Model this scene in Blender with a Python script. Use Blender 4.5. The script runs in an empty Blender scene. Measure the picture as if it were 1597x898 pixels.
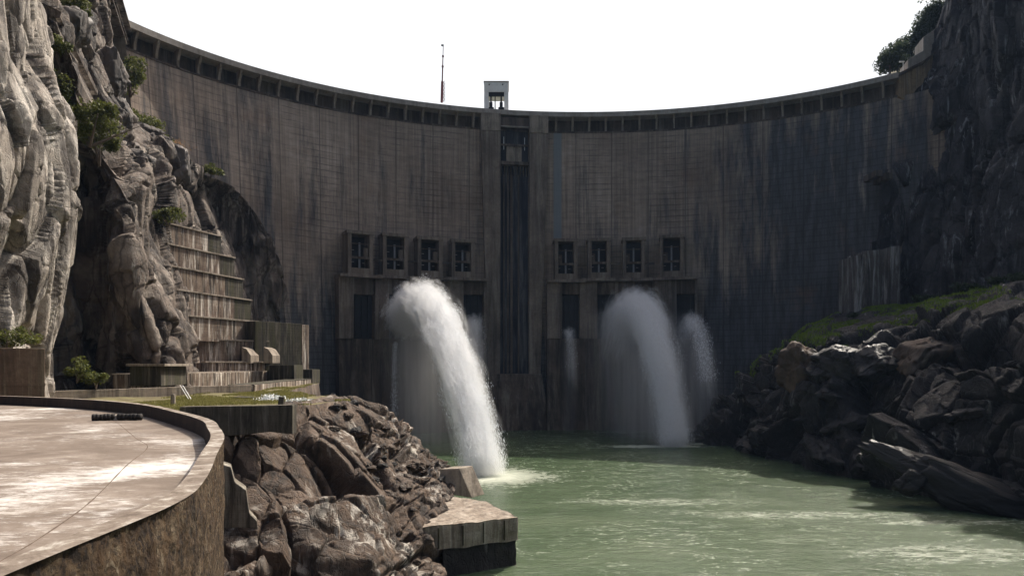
import bpy, math, random
import numpy as np
from mathutils import Vector
random.seed(7); RNG = np.random.default_rng(11)
SC = bpy.context.scene
COL = SC.collection
F = 1065.0; CX = 798.5; HY = 568.0; WZ = -28.2          # focal length and horizon in photo pixels, water level

# ------------------------------------------------------------------ camera, sky, sun, exposure
cam = bpy.data.cameras.new('camera'); camo = bpy.data.objects.new('camera', cam); COL.objects.link(camo)
camo.location = (0, 0, 0); camo.rotation_euler = (math.pi/2, 0, 0)
cam.sensor_fit = 'HORIZONTAL'; cam.sensor_width = 36; cam.lens = F/1597*36
cam.shift_x = 0.0; cam.shift_y = (HY-449)/1597
cam.clip_start = 0.3; cam.clip_end = 6000
SC.camera = camo
SUN = Vector((0.50, 0.63, 1.0)).normalized()
elev = math.asin(SUN.z); azim = math.atan2(SUN.x, SUN.y)
world = bpy.data.worlds.new('World'); SC.world = world; world.use_nodes = True
wn = world.node_tree; bg = wn.nodes['Background']
sky = wn.nodes.new('ShaderNodeTexSky'); sky.sky_type = 'NISHITA'; sky.sun_disc = False
sky.sun_elevation = elev; sky.sun_rotation = azim; sky.air_density = 1.0; sky.dust_density = 9.0; sky.ozone_density = 1.0
hs_ = wn.nodes.new('ShaderNodeHueSaturation'); hs_.inputs['Saturation'].default_value = 0.95
wn.links.new(sky.outputs[0], hs_.inputs['Color'])
# bright white haze low in the sky on the sun's side
tc_ = wn.nodes.new('ShaderNodeTexCoord'); sx_ = wn.nodes.new('ShaderNodeSeparateXYZ'); wn.links.new(tc_.outputs['Generated'], sx_.inputs[0])
mr1 = wn.nodes.new('ShaderNodeMapRange'); mr1.interpolation_type = 'SMOOTHSTEP'; wn.links.new(sx_.outputs['Z'], mr1.inputs[0])
for k_, v_ in zip((1,2,3,4), (0.40, 0.75, 1.0, 0.0)): mr1.inputs[k_].default_value = v_
mr2 = wn.nodes.new('ShaderNodeMapRange'); mr2.interpolation_type = 'SMOOTHSTEP'; wn.links.new(sx_.outputs['Y'], mr2.inputs[0])
for k_, v_ in zip((1,2,3,4), (0.1, 0.6, 0.0, 1.0)): mr2.inputs[k_].default_value = v_
mm_ = wn.nodes.new('ShaderNodeMath'); mm_.operation = 'MULTIPLY'; wn.links.new(mr1.outputs[0], mm_.inputs[0]); wn.links.new(mr2.outputs[0], mm_.inputs[1])
mx_ = wn.nodes.new('ShaderNodeMix'); mx_.data_type = 'RGBA'; wn.links.new(mm_.outputs[0], mx_.inputs[0]); wn.links.new(hs_.outputs[0], mx_.inputs[6]); mx_.inputs[7].default_value = (7.0, 7.15, 7.35, 1)
wn.links.new(mx_.outputs[2], bg.inputs[0]); bg.inputs[1].default_value = 0.13
sl = bpy.data.lights.new('sun', 'SUN'); sl.energy = 4.5; sl.angle = math.radians(0.5); sl.color = (1.0, 0.93, 0.82)
so = bpy.data.objects.new('sun', sl); COL.objects.link(so); so.rotation_euler = SUN.to_track_quat('Z', 'Y').to_euler()
SC.view_settings.view_transform = 'Standard'; SC.view_settings.look = 'None'
SC.view_settings.exposure = 0.32; SC.view_settings.gamma = 1.0
SC.cycles.use_denoising = True
SC.cycles.max_bounces = 6; SC.cycles.diffuse_bounces = 3; SC.cycles.volume_bounces = 3
SC.cycles.transparent_max_bounces = 12; SC.cycles.caustics_reflective = False; SC.cycles.caustics_refractive = False

# ------------------------------------------------------------------ helpers
def U(px, py, Y):
    return np.array(((px-CX)/F*Y, Y, (HY-py)/F*Y))
def Yz(py, z):                       # distance at which height z shows on pixel row py
    return z*F/(HY-py)
def GP(px, py, z):                   # the point of the level plane z seen at a pixel
    return U(px, py, Yz(py, z))
def tag(o, label=None, cat=None, group=None, kind=None):
    if label: o['label'] = label
    if cat: o['category'] = cat
    if group: o['group'] = group
    if kind: o['kind'] = kind
    return o
def empty(name, loc=(0,0,0), rz=0):
    o = bpy.data.objects.new(name, None); COL.objects.link(o); o.location = loc; o.rotation_euler = (0,0,rz)
    o.empty_display_size = 0.5
    return o
def mesh_obj(name, verts, faces, mat, parent=None, smooth=False, loc=None):
    me = bpy.data.meshes.new(name)
    v = np.asarray(verts, dtype=float).reshape(-1, 3)
    if parent is not None and loc is None:
        v = v - np.array(parent_world(parent))
    if loc is not None: v = v - np.array(loc)
    if isinstance(faces, np.ndarray):
        n, k = faces.shape
        me.vertices.add(len(v)); me.vertices.foreach_set('co', v.ravel().astype(np.float32))
        me.loops.add(n*k); me.loops.foreach_set('vertex_index', faces.ravel().astype(np.int32))
        me.polygons.add(n); me.polygons.foreach_set('loop_start', np.arange(0, n*k, k, dtype=np.int32))
        me.polygons.foreach_set('loop_total', np.full(n, k, dtype=np.int32))
        me.update(calc_edges=True); me.validate()
    else:
        me.from_pydata([tuple(a) for a in v], [], faces); me.update()
    me.materials.append(mat)
    if smooth: me.polygons.foreach_set('use_smooth', np.ones(len(me.polygons), dtype=bool))
    o = bpy.data.objects.new(name, me); COL.objects.link(o)
    if parent is not None: o.parent = parent
    if loc is not None: o.location = loc
    return o
def parent_world(p):
    l = Vector((0,0,0))
    while p is not None: l += p.location; p = p.parent
    return l
class MB:
    def __init__(s): s.v = []; s.f = []
    def hexa(s, p):                  # 8 corners: bottom ring then top ring
        b = len(s.v); s.v += [tuple(q) for q in p]
        for q in ((3,2,1,0),(4,5,6,7),(0,1,5,4),(1,2,6,5),(2,3,7,6),(3,0,4,7)): s.f.append([b+i for i in q])
    def box(s, x0, x1, y0, y1, z0, z1, fr=None):
        p = [(x0,y0,z0),(x1,y0,z0),(x1,y1,z0),(x0,y1,z0),(x0,y0,z1),(x1,y0,z1),(x1,y1,z1),(x0,y1,z1)]
        if fr is not None: p = [fr(*q) for q in p]
        s.hexa(p)
    def tube(s, a, b, r0, r1=None, n=8):
        a = Vector(a); b = Vector(b); r1 = r0 if r1 is None else r1
        d = (b-a).normalized(); u = d.orthogonal().normalized(); w = d.cross(u); k = len(s.v)
        for c, r in ((a, r0), (b, r1)):
            for i in range(n):
                t = 2*math.pi*i/n; s.v.append(tuple(c+u*math.cos(t)*r+w*math.sin(t)*r))
        for i in range(n): s.f.append([k+i, k+(i+1)%n, k+n+(i+1)%n, k+n+i])
        s.f.append([k+i for i in range(n)][::-1]); s.f.append([k+n+i for i in range(n)])
    def prism(s, pts, ext):          # planar polygon extruded along ext
        k = len(s.v); n = len(pts); e = np.array(ext)
        s.v += [tuple(p) for p in pts]; s.v += [tuple(np.array(p)+e) for p in pts]
        s.f.append(list(range(k, k+n))); s.f.append(list(range(k+2*n-1, k+n-1, -1)))
        for i in range(n): s.f.append([k+i, k+n+i, k+n+(i+1)%n, k+(i+1)%n])
    def build(s, name, mat, parent=None, bevel=0, smooth=False, loc=None):
        o = mesh_obj(name, s.v, s.f, mat, parent, smooth, loc)
        if bevel:
            m = o.modifiers.new('bevel', 'BEVEL'); m.width = bevel; m.segments = 2; m.limit_method = 'ANGLE'
        return o

# ------------------------------------------------------------------ numpy noise
def _h(ix, iy, iz, s):
    n = (ix*np.int64(374761393) + iy*np.int64(668265263) + iz*np.int64(2147483647) + np.int64(s)*np.int64(974634777)) & 0xffffffff
    n = ((n ^ (n >> 13))*1274126177) & 0xffffffff
    n = ((n ^ (n >> 16))*2246822519) & 0xffffffff
    return ((n ^ (n >> 15)) & 0xffffff)/16777215.0
def vnoise(P, s=0):
    i = np.floor(P).astype(np.int64); f = P-i; f = f*f*(3-2*f); r = 0
    for dx in (0,1):
        for dy in (0,1):
            for dz in (0,1):
                w = (f[...,0] if dx else 1-f[...,0])*(f[...,1] if dy else 1-f[...,1])*(f[...,2] if dz else 1-f[...,2])
                r = r + w*_h(i[...,0]+dx, i[...,1]+dy, i[...,2]+dz, s)
    return r*2-1
def fbm(P, oct=4, s=0, g=0.5):
    r = 0; a = 1; t = 0
    for k in range(oct):
        r = r + a*vnoise(P*(2.03**k)+k*7.3, s+k); t += a; a *= g
    return r/t
def voro(P, s=0):
    i = np.floor(P).astype(np.int64)
    F1 = np.full(P.shape[:-1], 9.0); F2 = F1.copy(); ID = np.zeros(P.shape[:-1], dtype=np.int64); C = np.zeros(P.shape)
    for dx in (-1,0,1):
        for dy in (-1,0,1):
            for dz in (-1,0,1):
                c = [i[...,0]+dx, i[...,1]+dy, i[...,2]+dz]
                p = np.stack([c[k]+0.12+0.76*_h(*c, s+11+k) for k in range(3)], -1)
                d = np.sqrt(((p-P)**2).sum(-1))
                m = d < F1
                F2 = np.where(m, F1, np.minimum(F2, d)); ID = np.where(m, (c[0]*7349+c[1]*9157+c[2]*5153), ID)
                C = np.where(m[...,None], p, C); F1 = np.where(m, d, F1)
    return F1, F2, ID, C
def rock_disp(P, levels, fb, seed=0, stretch=(1,1,1.7), warp=0.25, tilt=0.8, bulge=0.12):
    st = np.array(stretch, dtype=float); d = np.zeros(P.shape[:-1])
    for k, (size, amp) in enumerate(levels):
        q = P/(size*st)
        q = q + warp*np.stack([fbm(q*1.3+9*j, 3, seed+20*j+k) for j in range(3)], -1)
        f1, f2, ID, C = voro(q, seed+31*k)
        e = np.clip((f2-f1)/0.10, 0, 1); e = e*e*(3-2*e)
        rv = np.stack([_h(ID, ID*0+3, ID*0+j, seed+5) for j in range(4)], -1)*2-1
        d += amp*(0.55*rv[...,3] + tilt*((q-C)*rv[...,:3]).sum(-1)*1.6 - bulge*f1*f1 + 0.5*(e-1))
    for size, amp in fb:
        d += amp*fbm(P/(size*st), 4, seed+77)
    return d
def cr(a, t):                        # Catmull-Rom along axis 0
    n = len(a); x = t*(n-1); i = np.clip(np.floor(x).astype(int), 0, n-2); f = (x-i)
    f = f.reshape((-1,)+(1,)*(a.ndim-1))
    g = lambda k: a[np.clip(k, 0, n-1)]
    p0, p1, p2, p3 = g(i-1), g(i), g(i+1), g(i+2)
    return 0.5*((2*p1)+(-p0+p2)*f+(2*p0-5*p1+4*p2-p3)*f*f+(-p0+3*p1-3*p2+p3)*f**3)
PATCH = {}
def relief(name, rows, nu, nv, mat, disp, amp=None, back=(0,30,0), kind='structure', world=False, toward=None, border=True):
    """Surface through control points (pixel, pixel, distance), broken up with real rock relief."""
    A = np.array([[U(*p) if not world else p for p in r] for r in rows], dtype=float)
    G = cr(A, np.linspace(0, 1, nv)); G = np.swapaxes(cr(np.swapaxes(G, 0, 1), np.linspace(0, 1, nu)), 0, 1)
    def nrm(G):
        N = np.cross(np.gradient(G, axis=1), np.gradient(G, axis=0))
        N /= np.linalg.norm(N, axis=-1, keepdims=True)+1e-9
        return N
    N = nrm(G)
    T = -G/np.linalg.norm(G, axis=-1, keepdims=True) if toward is None else np.array(toward)/np.linalg.norm(toward)
    sgn = np.sign((N*T).sum()) or 1
    N = N*sgn
    w = 1.0 if amp is None else cr(np.swapaxes(cr(np.array(amp, float), np.linspace(0,1,nv)), 0, 1), np.linspace(0,1,nu)).T
    d = disp(G)*w
    G2 = G + N*d[...,None]
    PATCH[name] = (G2, N)
    nv2, nu2 = G2.shape[:2]
    idx = np.arange(nv2*nu2).reshape(nv2, nu2)
    q = np.stack([idx[:-1,:-1], idx[:-1,1:], idx[1:,1:], idx[1:,:-1]], -1).reshape(-1, 4)
    V = G2.reshape(-1, 3)
    if border:                       # the sheet is closed into a thick body behind
        ring = np.concatenate([idx[0,:], idx[1:,-1], idx[-1,-2::-1], idx[-2:0:-1,0]])
        B = V[ring]+np.array(back); k = len(V); n = len(ring)
        V = np.concatenate([V, B]); r2 = np.arange(n)+k
        q = np.concatenate([q, np.stack([ring, np.roll(ring,-1), np.roll(r2,-1), r2], -1)])
    o = mesh_obj(name, V, q, mat, smooth=True)
    if kind: o['kind'] = kind
    return o

# ------------------------------------------------------------------ materials
def nt(name, rough=0.85):
    m = bpy.data.materials.new(name); m.use_nodes = True; t = m.node_tree
    b = t.nodes['Principled BSDF']; b.inputs['Roughness'].default_value = rough
    b.inputs['Specular IOR Level'].default_value = 0.4
    return m, t, b
def N_(t, typ, **kw):
    n = t.nodes.new(typ)
    for k, v in kw.items():
        if k in n.inputs: n.inputs[k].default_value = v
        else: setattr(n, k, v)
    return n
def coords(t, scale=(1,1,1), loc=(0,0,0), kind='Object', rot=(0,0,0)):
    c = t.nodes.new('ShaderNodeTexCoord'); m = t.nodes.new('ShaderNodeMapping')
    m.inputs['Scale'].default_value = scale; m.inputs['Location'].default_value = loc; m.inputs['Rotation'].default_value = rot
    t.links.new(c.outputs[kind], m.inputs[0]); return m.outputs[0]
def noise(t, vec, scale=1.0, detail=6, rough=0.6, dist=0.0):
    n = N_(t, 'ShaderNodeTexNoise', Scale=scale, Detail=detail, Roughness=rough, Distortion=dist)
    t.links.new(vec, n.inputs['Vector']); return n.outputs['Fac']
def ramp(t, fac, stops):
    r = t.nodes.new('ShaderNodeValToRGB'); e = r.color_ramp.elements
    while len(e) < len(stops): e.new(0.5)
    for i, (p, c) in enumerate(stops):
        e[i].position = p; e[i].color = (c if isinstance(c, tuple) else (c, c, c))+(1,)
    t.links.new(fac, r.inputs[0]); return r.outputs[0]
def mix(t, fac, a, b, mode='MIX'):
    m = t.nodes.new('ShaderNodeMix'); m.data_type = 'RGBA'; m.blend_type = mode
    for s, v in ((m.inputs[0], fac), (m.inputs[6], a), (m.inputs[7], b)):
        if hasattr(v, 'links'): t.links.new(v, s)
        else: s.default_value = v if not isinstance(v, tuple) else v+(1,)
    return m.outputs[2]
def mth(t, op, a, b=0.0, c=0.0):
    m = t.nodes.new('ShaderNodeMath'); m.operation = op
    for s, v in zip(m.inputs, (a, b, c)):
        if hasattr(v, 'links'): t.links.new(v, s)
        else: s.default_value = v
    return m.outputs[0]
def bump(t, b, h, strength=0.5, dist=0.1):
    n = N_(t, 'ShaderNodeBump', Strength=strength, Distance=dist)
    t.links.new(h, n.inputs['Height']); t.links.new(n.outputs[0], b.inputs['Normal'])

def rock_mat(name, cols, streak=0.5, streak_cavity_col=(0.03,0.028,0.026), pale=0.0, palecol=(0.6,0.57,0.52), sc=0.12, bmp=0.6, bd=0.4, rough=0.9, pth=0.58, sth=0.47):
    m, t, b = nt(name, rough)
    v = coords(t)
    n1 = noise(t, v, sc, 8, 0.62, 0.6); n2 = noise(t, v, sc*9, 8, 0.7)
    base = ramp(t, n1, [(0.3, cols[0]), (0.48, cols[1]), (0.62, cols[2]), (0.75, cols[1])])
    base = mix(t, 0.55, base, ramp(t, n2, [(0.3, 0.45), (0.7, 1.5)]), 'MULTIPLY')
    sv = coords(t, (1, 1, 0.09)); s1 = noise(t, sv, 0.35, 6, 0.65, 0.3)
    big = noise(t, coords(t, loc=(31,7,3)), 0.05, 4, 0.6)
    sm = mth(t, 'MULTIPLY', ramp(t, s1, [(sth, 0.0), (sth+0.09, 1.0)]), ramp(t, big, [(sth-0.05, 0.0), (sth+0.1, 1.0)]))
    base = mix(t, mth(t, 'MULTIPLY', sm, streak), base, streak_cavity_col)
    if pale:
        s2 = noise(t, coords(t, (1,1,0.12), (50,20,9)), 0.55, 7, 0.7, 0.5)
        pm = mth(t, 'MULTIPLY', ramp(t, s2, [(pth, 0.0), (pth+0.08, 1.0)]), ramp(t, noise(t, coords(t, loc=(5,91,3)), 0.08, 4), [(0.48, 0.0), (0.6, 1.0)]))
        base = mix(t, mth(t, 'MULTIPLY', pm, pale), base, palecol)
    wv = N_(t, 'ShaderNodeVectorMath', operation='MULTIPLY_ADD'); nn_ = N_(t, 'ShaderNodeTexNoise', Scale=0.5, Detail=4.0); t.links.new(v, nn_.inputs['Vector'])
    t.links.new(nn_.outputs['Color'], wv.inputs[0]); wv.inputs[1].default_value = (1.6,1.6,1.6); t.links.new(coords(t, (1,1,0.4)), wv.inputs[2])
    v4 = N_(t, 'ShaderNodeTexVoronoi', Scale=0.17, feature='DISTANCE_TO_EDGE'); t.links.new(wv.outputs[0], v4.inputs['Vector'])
    base = mix(t, mth(t, 'MULTIPLY', ramp(t, v4.outputs['Distance'], [(0.0, 1.0), (0.045, 0.0)]), 0.75), base, streak_cavity_col)  # cavity shade painted into the rock colour as thin dark crack lines
    t.links.new(base, b.inputs['Base Color'])
    t.links.new(ramp(t, n2, [(0.35, max(rough-0.35, 0.25)), (0.6, rough)]), b.inputs['Roughness'])
    v3 = N_(t, 'ShaderNodeTexVoronoi', Scale=0.9, feature='DISTANCE_TO_EDGE'); t.links.new(wv.outputs[0], v3.inputs['Vector'])
    hh = mth(t, 'ADD', mth(t, 'MULTIPLY', ramp(t, v3.outputs['Distance'], [(0.0, 0.0), (0.06, 1.0)]), 0.35), mth(t, 'MULTIPLY', noise(t, v, 1.6, 12, 0.78, 0.4), 1.5))
    bump(t, b, hh, bmp, bd)
    return m

def simple(name, col, rough=0.7, var=0.3, sc=2.0, metal=0.0, b_=0.0):
    m, t, b = nt(name, rough); b.inputs['Metallic'].default_value = metal
    n = noise(t, coords(t), sc, 6, 0.65)
    c = mix(t, 1.0, col, ramp(t, n, [(0.3, 1-var), (0.7, 1+var)]), 'MULTIPLY')
    t.links.new(c, b.inputs['Base Color'])
    if b_: bump(t, b, noise(t, coords(t), sc*4, 8, 0.7), 0.6, b_)
    return m

def streaky(name, cols, dark=(0.02,0.018,0.015), pale=(0.55,0.5,0.43), kd=0.8, kp=0.7, sc=1.0, moss=0.0, lift=0.0):
    """Weathered concrete with runs of dirt and lime down its vertical faces."""
    m, t, b = nt(name, 0.9)
    v = coords(t)
    n1 = noise(t, v, 0.25*sc, 8, 0.65, 0.3)
    base = ramp(t, n1, [(0.3, cols[0]), (0.5, cols[1]), (0.7, cols[2])])
    base = mix(t, 0.5, base, ramp(t, noise(t, v, 3*sc, 8, 0.7), [(0.3, 0.55), (0.7, 1.4)]), 'MULTIPLY')
    sp = noise(t, coords(t, (1,1,0.07), (3,8,1)), 0.9*sc, 8, 0.75, 0.5)
    base = mix(t, mth(t, 'MULTIPLY', ramp(t, sp, [(0.5, 0.0), (0.62, 1.0)]), kp), base, pale)
    sd = noise(t, coords(t, (1,1,0.06), (13,48,1)), 0.8*sc, 8, 0.75, 0.5)
    base = mix(t, mth(t, 'MULTIPLY', ramp(t, sd, [(0.48, 0.0), (0.6, 1.0)]), kd), base, dark)
    if moss:
        g = ramp(t, noise(t, coords(t, (1,1,0.12), (77,4,2)), 0.35*sc, 5, 0.6), [(0.5, 0.0), (0.6, 1.0)])
        base = mix(t, mth(t, 'MULTIPLY', g, moss), base, (0.045, 0.043, 0.013))
    if lift:
        w = N_(t, 'ShaderNodeTexWave', Scale=lift, Distortion=0.4, wave_type='BANDS', bands_direction='Z'); t.links.new(v, w.inputs['Vector'])
        base = mix(t, mth(t, 'MULTIPLY', ramp(t, w.outputs['Fac'], [(0.0, 1.0), (0.08, 0.0)]), 0.6), base, dark)
    t.links.new(base, b.inputs['Base Color'])
    vz = coords(t, (0.02,0.02,1)); zb = noise(t, vz, 1.7, 3, 0.6)
    bump(t, b, mth(t, 'ADD', noise(t, v, 4*sc, 8, 0.72), zb), 0.7, 0.12)
    return m

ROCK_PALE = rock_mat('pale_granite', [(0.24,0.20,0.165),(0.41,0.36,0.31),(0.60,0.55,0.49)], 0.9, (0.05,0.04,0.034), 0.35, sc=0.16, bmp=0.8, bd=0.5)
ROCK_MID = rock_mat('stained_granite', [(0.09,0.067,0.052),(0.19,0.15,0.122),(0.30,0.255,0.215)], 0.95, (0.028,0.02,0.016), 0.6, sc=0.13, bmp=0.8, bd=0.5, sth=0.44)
ROCK_BANK = rock_mat('brown_bank_rock', [(0.038,0.026,0.019),(0.095,0.063,0.043),(0.16,0.112,0.08)], 0.8, (0.02,0.016,0.014), 0.85, (0.58,0.53,0.46), sc=0.2, bmp=0.9, bd=0.35, pth=0.51)
ROCK_DARK = rock_mat('dark_wet_rock', [(0.012,0.0105,0.0105),(0.026,0.022,0.021),(0.055,0.047,0.043)], 0.6, (0.012,0.011,0.012), 0.8, (0.42,0.40,0.36), sc=0.12, bmp=0.9, bd=0.5, rough=0.65, pth=0.56)
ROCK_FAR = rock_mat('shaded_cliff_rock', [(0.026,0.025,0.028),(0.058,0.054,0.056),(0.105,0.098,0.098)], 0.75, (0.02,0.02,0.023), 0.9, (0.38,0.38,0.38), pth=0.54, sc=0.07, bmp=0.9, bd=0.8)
ROCK_RED = rock_mat('brown_boulder_rock', [(0.09,0.075,0.07),(0.17,0.145,0.13),(0.24,0.21,0.19)], 0.5, (0.03,0.027,0.025), 0.3, sc=0.2, bmp=0.8, bd=0.3)
TERRACE = streaky('terrace_concrete', [(0.085,0.055,0.038),(0.17,0.122,0.09),(0.27,0.21,0.16)], (0.02,0.013,0.010), (0.76,0.70,0.62), 0.95, 0.95, 1.1, 0.15)
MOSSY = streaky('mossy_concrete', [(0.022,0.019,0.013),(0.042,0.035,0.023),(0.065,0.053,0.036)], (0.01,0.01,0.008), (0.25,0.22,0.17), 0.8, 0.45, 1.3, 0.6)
RUSTWALL = streaky('rust_stained_concrete', [(0.07,0.045,0.03),(0.13,0.085,0.06),(0.2,0.145,0.10)], (0.03,0.02,0.014), (0.34,0.29,0.2), 0.6, 0.5, 0.6)
OLDCON = streaky('old_concrete', [(0.16,0.13,0.10),(0.26,0.215,0.17),(0.33,0.28,0.23)], (0.05,0.04,0.03), (0.4,0.36,0.3), 0.6, 0.4, 0.8)
FRAMECON = streaky('gate_house_concrete', [(0.10,0.078,0.060),(0.17,0.135,0.105),(0.25,0.20,0.16)], (0.03,0.027,0.025), (0.36,0.32,0.27), 0.6, 0.35, 0.3)
GATECON = streaky('outlet_block_concrete', [(0.045,0.033,0.026),(0.085,0.063,0.048),(0.14,0.105,0.08)], (0.014,0.012,0.012), (0.32,0.28,0.22), 0.7, 0.35, 0.3)
CRESTCON = streaky('crest_concrete', [(0.24,0.21,0.18),(0.32,0.285,0.25),(0.38,0.34,0.30)], (0.12,0.10,0.09), (0.45,0.42,0.38), 0.4, 0.3, 0.3)
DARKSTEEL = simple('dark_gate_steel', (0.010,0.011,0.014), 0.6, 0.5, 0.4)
GREY = simple('pale_grey_paint', (0.78,0.78,0.76), 0.6, 0.12, 0.4)
REDP = simple('faded_red_paint', (0.22,0.085,0.09), 0.6, 0.2)
STEEL = simple('grey_steel', (0.16,0.16,0.17), 0.5, 0.2)
WOODDARK = simple('black_rubber_roll', (0.018,0.015,0.013), 0.8, 0.4, 6, b_=0.02)

def dam_mat():
    m, t, b = nt('dam_face_concrete', 0.92)
    uvn = t.nodes.new('ShaderNodeUVMap'); uvn.uv_map = 'UVMap'; uv = uvn.outputs[0]      # u = metres along the arch, v = height
    def mp(sc, loc=(0,0,0)):
        k = t.nodes.new('ShaderNodeMapping'); k.inputs['Scale'].default_value = sc; k.inputs['Location'].default_value = loc
        t.links.new(uv, k.inputs[0]); return k.outputs[0]
    sep = t.nodes.new('ShaderNodeSeparateXYZ'); t.links.new(uv, sep.inputs[0]); u, v = sep.outputs[0], sep.outputs[1]
    base = ramp(t, noise(t, mp((0.02,0.02,1)), 1, 6, 0.6), [(0.3, (0.185,0.138,0.107)), (0.5, (0.285,0.225,0.178)), (0.7, (0.375,0.305,0.25))])
    base = mix(t, 0.6, base, ramp(t, noise(t, mp((0.15,0.5,1)), 1, 8, 0.7), [(0.3, 0.6), (0.7, 1.35)]), 'MULTIPLY')
    # fine vertical runs
    base = mix(t, 0.75, base, ramp(t, noise(t, mp((0.9,0.02,1)), 1, 5, 0.7), [(0.32, 0.55), (0.68, 1.4)]), 'MULTIPLY')
    base = mix(t, ramp(t, noise(t, mp((0.35,0.012,1), (9,4,0)), 1, 5, 0.7), [(0.60, 0.0), (0.74, 0.5)]), base, (0.34,0.31,0.27))
    # dark stains: bands of black-blue growth with ragged outlines
    st = mth(t, 'MULTIPLY_ADD', noise(t, mp((0.11,0.012,1), (3,7,0)), 1, 9, 0.72, 0.15), 1.7, -0.37)
    def gau(x0, w):
        d = mth(t, 'DIVIDE', mth(t, 'SUBTRACT', u, x0), w); return mth(t, 'POWER', 2.718, mth(t, 'MULTIPLY', mth(t, 'MULTIPLY', d, d), -1.0))
    rgn = mth(t, 'ADD', mth(t, 'MULTIPLY', gau(88, 27), 0.33), mth(t, 'MULTIPLY', gau(-152, 34), 0.17))
    rgn = mth(t, 'ADD', rgn, mth(t, 'MULTIPLY', gau(122, 24), 0.24))
    low = mth(t, 'MULTIPLY', mth(t, 'SUBTRACT', 1.0, mth(t, 'SMOOTH_MIN', 1.0, mth(t, 'MAXIMUM', mth(t, 'DIVIDE', mth(t, 'ADD', v, 22.0), 62.0), 0.0), 0.1)), 0.62)
    topn = mth(t, 'MULTIPLY', ramp(t, mth(t, 'DIVIDE', v, 110.0), [(0.78, 0.0), (0.98, 1.0)]), -0.16)
    sd = mth(t, 'ADD', mth(t, 'ADD', mth(t, 'ADD', st, rgn), low), topn)
    smask = ramp(t, sd, [(0.54, 0.0), (0.76, 0.92)])
    base = mix(t, smask, base, ramp(t, noise(t, mp((0.5,0.06,1)), 1, 6, 0.7), [(0.35, (0.019,0.021,0.026)), (0.62, (0.085,0.090,0.097))]))
    # rusty patches
    base = mix(t, ramp(t, noise(t, mp((0.05,0.04,1), (40,2,0)), 1, 6, 0.65), [(0.56, 0.0), (0.72, 0.45)]), base, (0.20,0.12,0.075))
    # construction joints
    def line(x, period, w, off=0.0):
        f = mth(t, 'FRACT', mth(t, 'DIVIDE', mth(t, 'ADD', x, off), period))
        return mth(t, 'LESS_THAN', f, w/period)
    uu = mth(t, 'ADD', u, mth(t, 'MULTIPLY', noise(t, mp((0.0,0.2,1)), 1, 3), 0.3))
    J1 = line(uu, 15.6, 0.42, 0.3); J2 = line(uu, 3.9, 0.26, 0.3)
    vv = mth(t, 'ADD', v, mth(t, 'MULTIPLY', noise(t, mp((0.08,0.3,1)), 1, 3), 1.2))
    L1 = line(vv, 2.5, 0.34)
    gate = ramp(t, noise(t, mp((0.06,0.05,1), (1,60,0)), 1, 6, 0.6), [(0.42, 0.0), (0.6, 1.0)])
    gate = mth(t, 'MAXIMUM', gate, smask)
    jf = mth(t, 'MAXIMUM', mth(t, 'MULTIPLY', J1, 0.55), mth(t, 'MULTIPLY', mth(t, 'MAXIMUM', mth(t, 'MULTIPLY', L1, 0.50), mth(t, 'MULTIPLY', J2, 0.25)), gate))
    base = mix(t, jf, base, (0.022,0.022,0.026))
    # the pale repaired strip and lime runs
    s0 = mth(t, 'MULTIPLY', mth(t, 'LESS_THAN', mth(t, 'ABSOLUTE', mth(t, 'SUBTRACT', u, PALE_U)), 1.75), mth(t, 'GREATER_THAN', v, 54.5))
    base = mix(t, mth(t, 'MULTIPLY', s0, 0.8), base, (0.165,0.195,0.215))
    t.links.new(base, b.inputs['Base Color'])
    bump(t, b, mth(t, 'ADD', noise(t, mp((1.5,1.5,1)), 1, 8, 0.7), mth(t, 'MULTIPLY', jf, -0.8)), 0.5, 0.15)
    return m

# ------------------------------------------------------------------ the arch of the dam
AC = (28.5, 113.9); ZC = 110.0
_P = np.array([(190,28.5),(248,53),(326.5,84),(400,106),(420,113),(512.7,135),(625,156.6),(760,169.5),(840,174.5),(931,176),(1021.6,173.6),(1100,166),(1130,163.6),(1260,144),(1400.6,114)])
_Y = ZC*F/(HY-_P[:,1]); _X = (_P[:,0]-CX)/F*_Y
_th = np.arctan2(_X-AC[0], _Y-AC[1]); _co = np.polyfit(_th, np.hypot(_X-AC[0], _Y-AC[1]), 4)
def r0(th): return np.polyval(_co, np.clip(th, -1.0, 0.72))
OV = 3.0                                                       # how far the crest road overhangs the face
def D(th, z, off=0.0):
    """point at arch angle th, height z, standing off metres proud of the dam face"""
    dep = np.maximum(ZC-8-z, 0)
    lean = 0.16*np.clip((-th-0.45)/0.5, 0, 1) + 0.05*np.clip((th-0.3)/0.4, 0, 1)
    r = r0(th)+OV-off-lean*dep
    return np.stack(np.broadcast_arrays(AC[0]+np.sin(th)*r, AC[1]+np.cos(th)*r, z), -1)
def th_at(px, z=50.0, off=0.0):
    a, b_ = -1.1, 0.85
    for _ in range(50):
        m_ = (a+b_)/2; p = D(np.array(m_), z, off)
        if CX+F*p[0]/p[1] < px: a = m_
        else: b_ = m_
    return (a+b_)/2
def frame(px, py=500, off=0.0):
    th = th_at(px, 20, off); p = D(np.array(th), 20.0, off)
    n = np.array((-math.sin(th), -math.cos(th), 0)); tt = np.array((math.cos(th), -math.sin(th), 0))
    def fr(x, y, z): return np.array((p[0],p[1],0))+tt*x-n*y+np.array((0,0,z))     # y grows into the dam
    return fr, p
PALE_U = 186.0*th_at(869.5, 80)
DAMC = dam_mat()

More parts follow.
